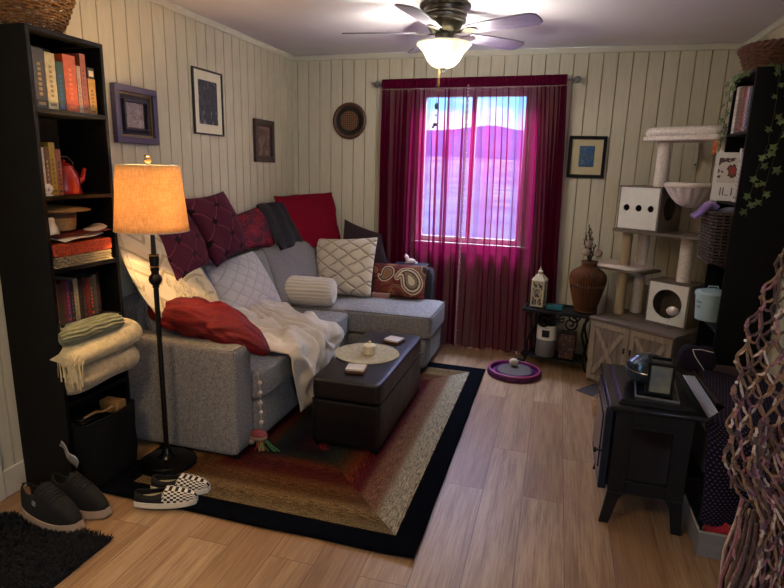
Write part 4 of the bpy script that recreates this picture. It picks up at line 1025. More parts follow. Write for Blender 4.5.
for nm_, c_ in (('red', (130, 30, 28)), ('orange', (150, 80, 36)), ('green', (50, 90, 50)), ('pale_green', (100, 130, 96))):
    b = B()
    for k in range(5):
        x, y = -1.475 + .05 * r_.random(), 2.53 + .03 * r_.random(); dx = .03 + .07 * r_.random() if nm_ in ('green', 'teal') else r_.uniform(-.03, .03)
        b.tube([(x, y, .08), (x + dx * .5, y - .01, .05), (x + dx, y - .02 * r_.random(), .024)], .004, 5)
    b.build('yarn_leg', plain(nm_ + '_yarn', c_, .9), t, world=True)

# ================================================================== OTTOMAN and what stands on it
def leather():
    g = G('black_brown_leather', .3, 0, .45); n = g.noise(g.coord('Object'), 120, 3); g.color(g.ramp(n, ((.3, (9, 7, 9)), (.7, (15, 12, 15))))); g.bump(n, .15, .003)
    g.set(g.p, 'Roughness', g.math('MULTIPLY_ADD', g.noise(g.coord('Object'), 9, 3), .25, .22)); return g.m
M['leather'] = leather()
t = thing('storage_ottoman', 'near-black leather storage ottoman on the rug before the sofa', 'ottoman', (-1.01, 3.177, .017))
B().sbox((-1.014, 3.177, .172), (.197, .493, .133), 40, 24).build('body', 'leather', t, world=True, weld=True, angle=3.2)
B().sbox((-1.014, 3.177, .362), (.200, .497, .060), 16, 30, crown=.004).build('lid', 'leather', t, world=True, weld=True, angle=3.2)
b = B().box(-1.205, -.815, 2.68, 3.674, .296, .302).build('seam_band', 'black', t, world=True)
b = B()
for k in range(1, 3): y = 2.68 + .9943 * k / 3; b.tube([(-1.195, y, .416), (-1.01, y, .4285), (-.825, y, .416)], .0022, 5)
b.tube([(-1.01, 2.69, .416), (-1.01, 3.66, .416)], .002, 5) if False else None
b.build('stitching', 'black', t, world=True)
for x in (-1.18, -.84):
    for y in (2.71, 3.645): B().lathe([(.016, 0), (.024, .028)], 14, c=(x, y, .0175)).build('foot', 'black', t, world=True)
def mat_woven():
    g = G('round_woven_straw', .9, 0, .2); s = g.n('SeparateXYZ', i0=g.coord('Object'))
    r = g.math('SQRT', g.math('ADD', g.math('MULTIPLY', s.outputs[0], s.outputs[0]), g.math('MULTIPLY', s.outputs[1], s.outputs[1])))
    ring = g.math('SINE', g.math('MULTIPLY', r, 420)); a = g.math('ARCTAN2', s.outputs[1], s.outputs[0]); rad = g.math('SINE', g.math('MULTIPLY', a, 90))
    n = g.noise(g.coord('Object'), 90, 2); f = g.math('ADD', g.math('MULTIPLY', g.math('MULTIPLY', ring, rad), .5), n)
    g.color(g.ramp(f, ((.2, (120, 108, 84)), (.7, (196, 186, 156))))); g.bump(f, .6, .004); return g.m
o = B().lathe([(.0001, .0), (.196, 0), (.2, .003), (.197, .006), (.0001, .0065)], 64, c=(-1.048, 3.155, .4255)).build('placemat', mat_woven()); tag(o, 'round woven straw placemat on the ottoman', 'placemat')
t = thing('lidded_candle', 'small cream candle jar with a knobbed lid in the middle of the placemat', 'candle', (-1.025, 3.135, .433))
M['candle'] = plain('cream_ceramic', (206, 192, 158), .5, var=.04)
B().lathe([(.0001, 0), (.034, 0), (.037, .004), (.037, .05), (.0001, .05)], 28).build('jar', 'candle', t)
B().lathe([(.038, .05), (.038, .056), (.03, .062), (.008, .068), (.006, .073), (.009, .08), (.0001, .085)], 28, cap=False).build('lid', 'candle', t)
def coasters(c, rz, lab):
    t = thing('coaster_stack', lab, 'coasters', c, rz, 'stacks of square coasters')
    B().box(-.055, .055, -.05, .05, 0, .016).build('wooden_tray', 'brown_wood', t, bevel=.002)
    B().box(-.052, .052, -.047, .047, .016, .027).build('top_coaster', plain('marble_white', (206, 196, 184), .4, var=.06, scale=12), t, bevel=.002)
coasters((-1.008, 2.845, .4255), math.radians(8), 'square white-topped coaster stack on the near end of the ottoman')
coasters((-.955, 3.44, .4255), math.radians(-14), 'square white-topped coaster stack on the far end of the ottoman')

# ================================================================== CEILING FAN
FX, FY = -.73, 3.55
fan = thing('ceiling_fan', 'five-blade pewter ceiling fan with a lit frosted glass bowl', 'ceiling fan', (FX, FY, ZC))
M['pewter'] = plain('aged_pewter', (92, 88, 78), .32, .9, var=.1)
B().lathe([(.0001, 0), (.15, 0), (.152, -.012), (.145, -.02), (.128, -.024), (.124, -.04), (.13, -.046), (.13, -.058), (.12, -.062), (.118, -.075), (.126, -.08), (.126, -.095), (.11, -.10), (.098, -.125), (.082, -.15), (.07, -.16), (.0001, -.16)], 48).build('motor_housing', M['pewter'], fan)
B().lathe([(.0001, -.16), (.055, -.16), (.055, -.20), (.075, -.205), (.10, -.208), (.10, -.214), (.0001, -.214)], 40).build('light_fitter', M['pewter'], fan)
g = G('frosted_lit_glass', .6); g.color(lin((235, 228, 205))); em = (1, .90, .62, 1)
df = g.n('BsdfDiffuse', Color=(.8, .78, .66, 1)); tl = g.n('BsdfTranslucent', Color=(.80, .80, .68, 1)); e_ = g.n('Emission', Color=(1, .95, .70, 1), Strength=.12)
ms = g.n('MixShader', i0=.6, i1=df.outputs[0], i2=tl.outputs[0]); ad = g.n('AddShader', i0=ms.outputs[0], i1=e_.outputs[0]); g.t.links.new(ad.outputs[0], g.out.inputs[0]); M['bowl'] = g.m
B().lathe([(.158, -.212), (.162, -.219), (.150, -.232), (.128, -.25), (.112, -.275), (.098, -.305), (.07, -.335), (.03, -.35), (.0001, -.352)], 48, cap=False).build('glass_bowl', M['bowl'], fan, solid=.003)
B().lathe([(.0001, -.346), (.022, -.350), (.022, -.358), (.012, -.364), (.012, -.374), (.0001, -.38)], 20).build('finial', 'bronze', fan)
M['blade'] = wood('grey_lilac_fan_blade', (96, 90, 100), (126, 120, 132), 'X', rough=.3)
for k, a in enumerate((48, 120, 188, 262, 336)):
    a = math.radians(a); T = Rz(a, (0, 0, -.152)) @ Matrix.Rotation(math.radians(-12), 4, 'X')
    poly = [(.17, -.045), (.30, -.060), (.50, -.070), (.585, -.066), (.61, -.045), (.617, 0), (.61, .045), (.585, .066), (.50, .070), (.30, .060), (.17, .045)]
    bl = B().prism(poly, -.004, .004, T=T).build('blade', M['blade'], fan, bevel=.0015)
    B().prism([(.06, -.016), (.12, -.012), (.16, -.03), (.205, -.034), (.225, -.015), (.23, 0), (.225, .015), (.205, .034), (.16, .03), (.12, .012), (.06, .016)], -.011, -.004, T=T).build('blade_bracket', M['pewter'], fan, bevel=.002)
for (dx, dy, L_, kind) in ((-.012, -.02, .44, 0), (.012, .02, .44, 1)): pass
def pull(lab, part, dx, dy, z0, z1):
    B().tube([(dx, dy, z0), (dx, dy, z1)], .0012, 5).build('pull_chain', 'brass', fan)
pull('', '', -.015, -.02, -.21, -.50); 
pc = B().tube([(-.03, .0, -.355), (-.03, 0, -.55)], .0012, 5).tube([(-.03, 0, -.585), (-.03, 0, -.66)], .001, 5).build('pull_chain', 'black', fan)
B().ball((-.03, 0, -.567), .017, 10, sq=(.7, .7, 1.15)).build('crystal_drop', plain('dark_glass', (40, 52, 56), .1, spec=.8), fan)
B().ball((-.03, 0, -.62), .006, 8).build('bead', 'black', fan)
B().ball((-.033, 0, -.675), .012, 10, sq=(1.2, .8, 1)).ball((-.045, 0, -.69), .008, 8).build('charm', plain('dark_charm', (46, 50, 44), .3), fan)
light('fan_light', 'POINT', (FX, FY, ZC - .275), 48, (1, .93, .80), .05)
for k in range(3):
    a = 2 * PI * k / 3 + .3
    light('fan_fill_light', 'POINT', (FX + .19 * math.cos(a), FY + .19 * math.sin(a), ZC - .33), 5.5, (1, .93, .84), 0)  # sizeless lamps added around the outside of the bowl to brighten the room

# ================================================================== CURTAINS
def sheer():
    g = G('burgundy_sheer_lace', .8)
    s = g.n('SeparateXYZ', i0=g.t.nodes.new('ShaderNodeTexCoord').outputs['UV'])
    U_, V_ = s.outputs[0], s.outputs[1]
    # vertical lace bands of little dots
    band = g.math('SINE', g.math('MULTIPLY', U_, 120)); dots = g.math('MULTIPLY', g.math('SINE', g.math('MULTIPLY', U_, 560)), g.math('SINE', g.math('MULTIPLY', V_, 700)))
    lace = g.math('MULTIPLY', g.math('GREATER_THAN', band, .15), g.math('GREATER_THAN', dots, .05))
    f = g.math('MULTIPLY_ADD', lace, .27, .58)
    c = lin((88, 5, 42))
    df = g.n('BsdfDiffuse', Color=c); tl = g.n('BsdfTranslucent', Color=lin((140, 14, 62))); m1 = g.n('MixShader', i0=.5, i1=df.outputs[0], i2=tl.outputs[0])
    tr = g.n('BsdfTransparent', Color=(.93, .82, .90, 1)); m2 = g.n('MixShader', i0=f, i1=tr.outputs[0], i2=m1.outputs[0])
    g.t.links.new(m2.outputs[0], g.out.inputs[0]); return g.m
M['sheer'] = sheer()
g = G('burgundy_header', .8); df = g.n('BsdfDiffuse', Color=lin((84, 10, 40))); tr = g.n('BsdfTransparent', Color=(.9, .5, .6, 1)); m2 = g.n('MixShader', i0=.88, i1=tr.outputs[0], i2=df.outputs[0]); g.t.links.new(m2.outputs[0], g.out.inputs[0]); M['header'] = g.m
CY = 4.80
rod = thing('curtain_rod', 'brushed metal curtain rod with ball finials above the window', 'curtain rod', (-.73, CY, 2.238))
B().tube([(-1.53, CY, 2.231), (.055, CY, 2.246)], .009, 10).build('rod', 'steel', rod, world=True)
for x, z in ((-1.545, 2.231), (.072, 2.246)):
    B().ball((x, CY, z), .026, 14).build('finial', 'steel', rod, world=True)
for x, z in ((-1.515, 2.2312), (.035, 2.2458)):
    B().tube([(x, YB, z - .01), (x, CY + .012, z - .01)], .006, 8).cyl((x, YB - .004, z - .01), .001, .001).build('bracket', 'steel', rod, world=True)
def curtain(name, lab, x0, x1, zt0, zt1, folds, seed, warp, amp, trimside, flare0=0, flare1=0):
    def pos(u, v):
        uu = warp(u); ztop = zt0 + (zt1 - zt0) * u
        a0 = x0 + flare0 * v; a1 = x1 + flare1 * v
        ph_ = 2 * PI * folds * u + 3.6 * noise.noise(Vector((u * 4.3, seed, v * .55))) + 1.6 * noise.noise(Vector((u * 11, seed + 4, v * .4)))
        A = amp * (.35 + .65 * min(1, v * 5)) * (.6 + .8 * abs(noise.noise(Vector((u * 6 + seed, 2, 0)))))
        x = a0 + (a1 - a0) * uu + .010 * math.sin(ph_ * 2 + 1) * min(1, v * 4) + .012 * math.sin(2 * ph_ + .5 + seed) + .01 * noise.noise(Vector((u * 4, v * 2, seed)))
        y = CY - .012 - (.012 if v < .02 else 0) + A * math.sin(ph_) - .045 * max(0, v - .85) / .15 * .4
        z = ztop * (1 - v) + v * (.022 + .008 * math.sin(ph_ * .5))
        return Vector((x, min(y, 4.835), z))
    t = thing(name, lab, 'curtain', ((x0 + x1) / 2, CY, 0), 0, 'pair of sheer burgundy curtains')
    B().grid(lambda u, v: pos(u, .035 + .965 * v), 260, 60).build('sheer_panel', 'sheer', t, world=True, angle=3.2)
    def hd(u, v):
        p = pos(u, .0); a = 2 * PI * v; return Vector((p.x, CY + .018 * math.cos(a) + .004 * math.sin(u * 160), (zt0 + (zt1 - zt0) * u) - .030 + .038 * math.sin(a)))
    B().grid(hd, 120, 12, closed_u=False).build('rod_pocket', 'header', t, world=True, angle=3.2)
    for side in ((0, 1) if seed == 1 else (1,)):
        b = B(); n_ = 95; pale = seed == 1 and side == 1
        for k in range(n_):
            v = .03 + .95 * k / (n_ - 1); p = pos(side, v)
            b.ball((p.x + (.010 if side else -.010) * (1 if k % 2 else .4), p.y - (.045 if pale else .008), p.z), .0088 if pale else .0085, 6)
        b.tube([pos(side, .03 + .96 * i / 40) + Vector((0, -.040 if pale else 0, 0)) for i in range(41)], .003, 5)
        o = b.build('pompom_trim', plain('pale_rose_pompoms' if pale else 'burgundy_pompoms', (190, 160, 170) if pale else (92, 26, 52), .9), t, world=True); o['kind'] = 'stuff'
    b = B()
    for k in range(60):
        u = (k + .5) / 60; p = pos(u, 1); b.tube([p + Vector((0, -.004, .012)), p + Vector((0, -.012, -.014))], [.004, .0075], 6)
    o = b.build('hem_tassels', plain('rose_tassels', (168, 124, 112), .9), t, world=True); o['kind'] = 'stuff'
    return pos
curtain('sheer_curtain', 'left burgundy sheer curtain panel, its edge running down behind the chaise', -1.49, -.765, 2.262, 2.27, 9, 1, lambda u: .35 * u + .65 * u ** 1.6, .03, 1)
curtain('sheer_curtain', 'right burgundy sheer curtain panel with dense folds at its right edge', -.79, -.012, 2.27, 2.278, 9, 2, lambda u: 1 - (.4 * (1 - u) + .6 * (1 - u) ** 1.9), .032, 1, -.01, .09)

# ================================================================== PURPLE CAT TRACK
t = thing('cat_scratcher', 'round purple cat track toy with a grey scratching pad on the floor by the curtain', 'cat toy', (-.21, 4.285, .001))
M['purple'] = plain('purple_plastic', (78, 20, 76), .45, var=.1); M['pink_pl'] = plain('pink_plastic', (140, 50, 104), .45, var=.1)
B().lathe([(.13, .0), (.203, 0), (.208, .008), (.203, .034), (.192, .040), (.188, .034), (.186, .014), (.15, .014), (.148, .034), (.142, .04), (.132, .036), (.13, .0)], 64, cap=False).build('track', 'purple', t)
b = B()
for k in range(12):
    a0 = 2 * PI * k / 12 + .06; a1 = 2 * PI * (k + 1) / 12 - .06
    b.tube([(.193 * math.cos(a0 + (a1 - a0) * i / 8), .193 * math.sin(a0 + (a1 - a0) * i / 8), .040) for i in range(9)], .0085, 7)
o = B().tube([(.192 * math.cos(a), .192 * math.sin(a), .041) for a in [2 * PI * i / 72 for i in range(72)]], .0085, 8, closed=True).build('pink_rim', 'pink_pl', t)
for k in range(12):
    a = 2 * PI * k / 12 + .2; B().box(-.018, .018, -.002, .002, .016, .03, T=Rz(a + PI / 2, (.2065 * math.cos(a), .2065 * math.sin(a), 0))).build('slot', 'black', t)
g = G('grey_corrugated_card', .95); n = g.math('SINE', g.math('MULTIPLY', g.n('SeparateXYZ', i0=g.coord('Object')).outputs[1], 900)); g.color(g.mix(g.math('MULTIPLY_ADD', n, .5, .5), lin((70, 64, 62)), lin((98, 90, 86)))); g.bump(n, .5, .003)
B().lathe([(.0001, .004), (.129, .004), (.129, .036), (.0001, .038)], 48).build('scratch_pad', g.m, t)
tag(B().ball((-.222, 4.36, .072), .032, 16, sq=(1.15, .9, 1)).build('toy_ball', plain('white_and_tan_ball', (190, 178, 156), .6, var=.3, scale=30)), 'pale mottled ball lying on the grey scratching pad', 'ball')
o = B().box(-.17, .17, -.12, .12, .001, .006, T=Rz(math.radians(-36.8), (.455, 4.09, 0))).build('floor_mat', plain('dark_grey_mat', (58, 56, 58), .9, var=.3, scale=60), bevel=.002)
tag(o, 'flat dark grey mat on the floor at the foot of the cat tree cabinet', 'mat')

# ================================================================== IRON SIDE TABLE and its things
M['iron'] = plain('black_wrought_iron', (22, 24, 26), .5, .5, var=.2)
tb = thing('side_table', 'black wrought iron side table with scrollwork under the right curtain edge', 'side table', (.095, 4.585, 0), math.radians(-7)); tb.scale = (1, 1, 1.075)
b = B().box(-.265, .265, -.14, .14, .438, .445)
for s in (-1, 1): b.box(-.27, .27, s * .14 - .008, s * .14 + .008, .432, .457); b.box(s * .265 - .008, s * .265 + .008, -.14, .14, .432, .457)
b.build('tabletop', 'iron', tb, bevel=.002)
B().box(-.21, .21, -.12, .12, .082, .09).build('lower_shelf', 'iron', tb, bevel=.002)
def spiral(c, r0, turns, a0, sgn, plane='xz', n=36):
    pts = []
    for i in range(n + 1):
        k = i / n; a = a0 + sgn * turns * 2 * PI * k; r = r0 * (1 - .82 * k); u, v = r * math.cos(a), r * math.sin(a)
        pts.append((c[0] + u, c[1], c[2] + v) if plane == 'xz' else (c[0], c[1] + u, c[2] + v))
    return pts
for sx in (-1, 1):
    for sy in (-1, 1):
        x, y = sx * .235, sy * .12
        b = B().tube([(x, y, .437), (x - sx * .035, y, .38), (x - sx * .045, y, .30), (x - sx * .015, y, .2), (x - sx * .02, y, .1), (x + sx * .0, y, .045), (x + sx * .03, y, .016)] , .0095, 7)
        b.tube(spiral((x + sx * .032, y, .036), .026, 1.2, -PI / 2, sx), .0075, 6)
        b.build('leg', 'iron', tb)
for sy in (-1, 1):
    for sx in (-1, 1):
        B().tube(spiral((sx * .1, sy * .13, .375), .058, 1.6, PI / 2, -sx), .0065, 6).tube(spiral((sx * .035, sy * .13, .40), .03, 1.3, PI / 2, sx), .0055, 6).tube([(sx * .1, sy * .13, .433), (sx * .035, sy * .13, .43)], .0045, 5).build('scroll', 'iron', tb)
for sy in (-1, 1):
    b = B()
    for k in range(5):
        a = PI * k / 4; b.add([(0, sy * .132, .40), (.014 * math.cos(a + .35), sy * .134, .40 - .02 * math.sin(a + .35)), (.03 * math.cos(a), sy * .136, .40 - .045 * math.sin(a)), (.014 * math.cos(a - .35), sy * .134, .40 - .02 * math.sin(a - .35))], [(0, 1, 2, 3)])
    b.build('leaf_ornament', 'iron', tb, solid=.003)
b = B()
for sx in (-1, 1):
    b.tube(spiral((sx * .225, 0, .30), .05, 1.4, 0, 1, 'yz'), .0045, 6)
b.tube([(-.225, -.05, .3), (-.225, -.12, .36)], .004, 5).tube([(.225, -.05, .3), (.225, -.12, .36)], .004, 5)
TT = Rz(math.radians(-7), (.095, 4.585, 0))
b = B()
for k, dz in enumerate((0, .022, .044, .066)): b.ball((-.262, -.15 , .425 - dz), .007, 8)
b.tube([(-.262, -.15, .435), (-.262, -.15, .355)], .0012, 5)
o = b.build('bead_string', 'gunmetal', T := None) if False else b.build('bead_string', 'gunmetal', tb)
# white lantern
def W(x, y): return TT @ Vector((x, y, 0))
p = W(-.175, -.01)
t = thing('lantern', 'small white metal lantern on the left of the iron table', 'lantern', (p.x, p.y, .492), math.radians(-14))
M['ivory_metal'] = plain('distressed_ivory_metal', (196, 184, 156), .6, var=.15, scale=60)
b = B()
for sx in (-1, 1):
    for sy in (-1, 1): b.box(sx * .045 - .006, sx * .045 + .006, sy * .045 - .006, sy * .045 + .006, .014, .20)
b.box(-.052, .052, -.052, .052, 0, .014).box(-.052, .052, -.052, .052, .20, .212)
b.build('frame', 'ivory_metal', t, bevel=.002)
B().add([(-.055, -.055, .212), (.055, -.055, .212), (.055, .055, .212), (-.055, .055, .212), (-.02, -.02, .262), (.02, -.02, .262), (.02, .02, .262), (-.02, .02, .262)], [(0, 3, 2, 1), (4, 5, 6, 7), (0, 1, 5, 4), (1, 2, 6, 5), (2, 3, 7, 6), (3, 0, 4, 7)]).build('roof', 'ivory_metal', t, bevel=.002)
B().lathe([(.012, .26), (.02, .272), (.022, .282), (.012, .292), (.005, .298), (.008, .305), (.0001, .322)], 18).build('finial', 'ivory_metal', t)
b = B()
for s in (-1, 1):
    b.box(-.039, .039, s * .047 - .001, s * .047 + .001, .016, .198)
g = G('dark_patterned_insert', .4); n = g.noise(g.coord('Object'), 60, 4); g.color(g.ramp(n, ((.45, (40, 36, 36)), (.6, (180, 168, 140))))); 
for s in (-1, 1): B().box(-.039, .039, s * .044 - .001, s * .044 + .001, .016, .198).build('glass_panel', g.m, t)
for s in (-1, 1): B().box(s * .044 - .001, s * .044 + .001, -.039, .039, .016, .198).build('glass_panel', g.m, t)
B().tube([(.028 * math.cos(a), -.053, .108 + .045 * math.sin(a)) for a in [2 * PI * i / 24 for i in range(24)]], .004, 6, closed=True).tube([(0, -.053, .153), (0, -.053, .195)], .003, 5).tube([(0, -.053, .02), (0, -.053, .063)], .003, 5).build('medallion', 'ivory_metal', t)
p = W(-.035, -.07)
tag(B().box(-.062, .062, -.032, .032, .492, .53, T=Rz(math.radians(-7), (p.x, p.y, 0))).box(-.064, .064, -.034, .034, .511, .516, 1, T=Rz(math.radians(-7), (p.x, p.y, 0))).build('teal_box', [plain('teal_lacquer', (20, 92, 98), .4), plain('dark_teal', (14, 70, 78), .4)], bevel=.003), 'low teal box on the iron table between lantern and vase', 'box')
# wicker vase with twig arrangement
p = W(.185, .0)
t = thing('wicker_vase', 'tall brown ribbed wicker vase on the right of the iron table', 'vase', (p.x, p.y, .492))
prof = [(.078, 0), (.082, .02), (.098, .08), (.115, .15), (.130, .215), (.136, .26), (.130, .29), (.108, .318), (.078, .338), (.06, .35), (.055, .37), (.058, .392)]
def rr_at(z):
    for (r0, z0), (r1, z1) in zip(prof, prof[1:]):
        if z <= z1: return r0 + (r1 - r0) * (z - z0) / (z1 - z0)
    return prof[-1][0]
g = G('brown_rattan', .75, 0, .2); s_ = g.n('SeparateXYZ', i0=g.coord('Object')); a_ = g.math('ARCTAN2', s_.outputs[1], s_.outputs[0])
f_ = g.math('SINE', g.math('MULTIPLY', a_, 42)); g.color(g.mix(g.math('MULTIPLY_ADD', f_, .5, .5), lin((44, 24, 14)), lin((112, 68, 38))))
b = B().lathe([(rr_at(.392 * k / 40), .392 * k / 40) for k in range(41)], 168, fr=lambda a, z: 1 + .035 * math.cos(42 * a) * (1 if z < .345 else .3)); b.build('vase_body', g.m, t)
for z in (.005, .205, .215, .345, .385, .392): B().tube([((rr_at(z) + .002) * math.cos(a), (rr_at(z) + .002) * math.sin(a), z) for a in [2 * PI * i / 40 for i in range(40)]], .004, 6, closed=True).build('binding', 'wicker_red', t)
ta = thing('dried_arrangement', 'dried twigs with whitish rattan balls standing in the wicker vase', 'dried arrangement', (p.x, p.y, .835))
M['twig'] = plain('dark_twigs', (64, 46, 44), .9, var=.3)
for k, (dx, dy, h_) in enumerate(((-.05, 0, .27), (-.03, .02, .33), (.0, -.01, .24), (.03, .02, .18), (-.06, -.02, .22), (-.015, -.02, .30))):
    b = B().tube([(0, 0, 0), (dx * .4, dy * .4, h_ * .5), (dx, dy, h_)], [.006, .005, .0035], 6)
    for j in range(7):
        q = .45 + .08 * j; c = (dx * q, dy * q, h_ * q); a = j * 2.4; b.add([c, (c[0] + .014 * math.cos(a), c[1] + .014 * math.sin(a), c[2] + .012), (c[0] + .01 * math.cos(a + .5), c[1] + .01 * math.sin(a + .5), c[2] + .034)], [(0, 1, 2)])
    b.build('twig', 'twig', ta)
M['rattan_ball'] = plain('whitewashed_ball', (150, 132, 116), .8, var=.35, scale=60, bump=.5)
for c in ((-.02, -.03, .185), (-.035, -.05, .125), (.055, -.03, .118)):
    B().ball(c, .031, 14).build('rattan_ball', M['rattan_ball'], ta)
# air purifier and rattan box on the lower shelf
p = W(-.085, -.03)
t = thing('air_purifier', 'white and grey cylindrical air purifier on the lower shelf of the iron table', 'air purifier', (p.x, p.y, .098), math.radians(-5))
B().lathe([(.0001, 0), (.074, 0), (.077, .006), (.077, .14), (.0001, .14)], 40).build('grille', plain('grey_mesh_grille', (112, 112, 114), .7, var=.25, scale=300), t)
B().lathe([(.0001, .14), (.0775, .14), (.0775, .245), (.073, .255), (.0001, .255)], 40).build('body', 'white', t)
B().lathe([(.0001, .255), (.07, .255), (.068, .268), (.05, .272), (.0001, .272)], 40).build('top_vent', 'black', t)
B().lathe([(.0001, .0)] * 0 + [(.0001, .2545), (.03, .2545), (.03, .275), (.0001, .275)], 20).build('top_knob', 'black', t)
b = B().grid(lambda u, v: (.0785 * math.sin((u - .5) * .75), -.0785 * math.cos((u - .5) * .75), .165 + .058 * v), 8, 4); b.build('display', 'black', t, solid=.002)
B().tube([(-.018, -.0785, .243), (.018, -.0785, .243)], .002, 5).build('name_strip', 'gunmetal', t)
p = W(.085, -.035)
g = G('brown_mottled_canister', .6); v_ = g.t.nodes.new('ShaderNodeTexVoronoi'); v_.inputs['Scale'].default_value = 45; g.t.links.new(g.coord('Object'), v_.inputs['Vector']); g.color(g.ramp(v_.outputs['Distance'], ((.1, (140, 96, 70)), (.35, (70, 40, 32)), (.7, (40, 24, 22)))))
t = thing('canister', 'brown mottled canister beside the air purifier', 'canister', (p.x, p.y, .098), math.radians(-7))
B().sbox((0, 0, .105), (.062, .055, .105), 12, 10).build('body', g.m, t, weld=True, angle=3.2)
B().box(-.062, .062, -.055, .055, .205, .216).build('lid', 'bronze', t, bevel=.005)

# ================================================================== CAT TREE
CT = (.319, 4.321, 0)
ct = thing('cat_tree', 'grey wood and white plush cat tree on a two-door cabinet in the back corner', 'cat tree', CT, math.radians(-36.8))
cab = B().box(0, .62, .02, .022, .03, .47); cab = B()
cab.box(0, .018, 0.018, .44, .0, .49).box(.602, .62, .018, .44, 0, .49).box(.018, .602, .43, .44, 0, .49).box(.018, .602, .018, .43, .03, .048).box(.018, .602, .03, .045, 0, .03).box(.306, .314, .018, .43, .048, .49)
cab.build('cabinet_body', 'grey_oak', ct, bevel=.001)
B().box(-.012, .632, -.012, .452, .49, .51).build('cabinet_top', 'grey_oak_x', ct, bevel=.002)
for k, x0 in enumerate((.004, .314)):
    x1 = x0 + .302; z0, z1 = .035, .486
    dr = B().box(x0, x1, .004, .017, z0, z1).build('cabinet_door', 'grey_oak', ct, bevel=.001)
    b = B(); f = .04
    b.box(x0, x1, -.005, .004, z0, z0 + f).box(x0, x1, -.005, .004, z1 - f, z1).box(x0, x0 + f, -.005, .004, z0 + f, z1 - f).box(x1 - f, x1, -.005, .004, z0 + f, z1 - f); b.build('door_frame', 'brace_oak', dr, bevel=.0015)
    xi0, xi1, zi0, zi1 = x0 + f, x1 - f, z0 + f, z1 - f; 
    for (xa, xb) in ((xi0, xi1), (xi1, xi0)):
        d_ = Vector((xb - xa, 0, zi1 - zi0)); L_ = d_.length; an = math.atan2(d_.z, d_.x)
        T = Matrix.Translation(((xa + xb) / 2, 0, (zi0 + zi1) / 2)) @ Matrix.Rotation(-an, 4, 'Y')
        B().box(-L_ / 2 + .012, L_ / 2 - .012, -.003 if xa < xb else -.0045, .004, -.017, .017, T=T).build('cross_brace', 'brace_oak', dr, bevel=.001)
    hx = x1 - .02 if k == 0 else x0 + .02
    B().box(hx - .004, hx + .004, -.022, -.005, .30, .34).build('door_handle', 'black', dr, bevel=.002)
def holed(u0, u1, z0, z1, cx, cz, r, v0, v1, T=None, ns=40):
    """panel in local xz between y=v0..v1 with round holes"""
    b = B()
    n = ns; ring = []; out = []
    for i in range(n):
        a = 2 * PI * i / n; c_, s_ = math.cos(a), math.sin(a)
        t1 = min(((u1 - cx) / c_ if c_ > 1e-9 else (u0 - cx) / c_ if c_ < -1e-9 else 1e9), ((z1 - cz) / s_ if s_ > 1e-9 else (z0 - cz) / s_ if s_ < -1e-9 else 1e9))
        ring.append((cx + r * c_, cz + r * s_)); out.append((cx + t1 * c_, cz + t1 * s_))
    # corners exactly
    for (qx, qz) in ((u0, z0), (u1, z0), (u1, z1), (u0, z1)):
        k = min(range(n), key=lambda i: (out[i][0] - qx) ** 2 + (out[i][1] - qz) ** 2); out[k] = (qx, qz)
    vs = [(x, v0, z) for x, z in ring] + [(x, v0, z) for x, z in out] + [(x, v1, z) for x, z in ring] + [(x, v1, z) for x, z in out]
    fs = []
    for i in range(n):
        j = (i + 1) % n; fs += [(i, j, n + j, n + i), (2 * n + i, 3 * n + i, 3 * n + j, 2 * n + j), (i, 2 * n + i, 2 * n + j, j), (n + i, n + j, 3 * n + j, 3 * n + i)]
    return b.add(vs, fs, 0, T)
M['white_panel'] = plain('white_laminate_panel', (226, 224, 214), .5, var=.03)
M['dark_felt'] = plain('dark_grey_felt', (40, 38, 38), .95)
def condo(u0, u1, v0, v1, z0, z1, front, side=None):
    t_ = .012
    b = B().box(u0, u1, v0, v1, z0, z0 + t_).box(u0 - .004, u1 + .004, v0 - .004, v1 + .004, z1 - t_, z1).box(u0, u1, v1 - t_, v1, z0 + t_, z1 - t_).box(u0, u0 + t_, v0, v1 - t_, z0 + t_, z1 - t_)
    if side:
        T = Matrix(((0, -1, 0, 0), (1, 0, 0, 0), (0, 0, 1, 0), (0, 0, 0, 1)))
        h = holed(v0, v1 - t_, z0 + t_, z1 - t_, side[0], side[1], side[2], -u1, -u1 + t_, T); b.add(h.v, h.f)
    else: b.box(u1 - t_, u1, v0, v1 - t_, z0 + t_, z1 - t_)
    o = b.build('condo_shell', 'grey_oak', ct, smooth=False)
    B().box(u0 + t_, u1 - t_, v0 + t_, v1 - t_ * 1.1, z0 + t_, z0 + t_ + .006).build('condo_lining', 'dark_felt', o)
    return o
c1 = condo(.28, .575, .235, .43, .51, .82, None)
holed(.292, .563, .522, .808, .428, .665, .103, .228, .236).build('front_panel', 'white_panel', c1, smooth=False)
c2 = condo(-.015, .298, .215, .52, 1.152, 1.468, None, (.36, 1.315, .088))
b = B()
xs_ = [-.003, .098, .192, .286]
for k, cx in enumerate((.052, .145, .235)):
    h = holed(xs_[k], xs_[k + 1], 1.164, 1.456, cx, 1.312, .0235, .208, .216); b.add(h.v, h.f)
b.build('front_panel', 'white_panel', c2, smooth=False)
def post(u, v, z0, z1, r, mat, name='post'):
    B().lathe([(r, z0), (r * 1.02, z0 + .01), (r, (z0 + z1) / 2), (r * 1.02, z1 - .01), (r, z1)], 28, c=(u, v, 0)).build(name, mat, ct)
post(.055, .265, .51, .838, .036, 'sisal', 'sisal_post'); post(.055, .265, .856, 1.132, .036, 'sisal', 'sisal_post')
post(.10, .42, .51, .838, .04, 'plush', 'plush_post'); post(.10, .42, .856, 1.132, .04, 'plush', 'plush_post')
post(.465, .34, .82, 1.132, .046, 'plush', 'plush_post'); post(.235, .30, 1.468, 1.775, .046, 'plush', 'plush_post'); post(.60, .38, 1.15, 1.775, .04, 'plush', 'plush_post')
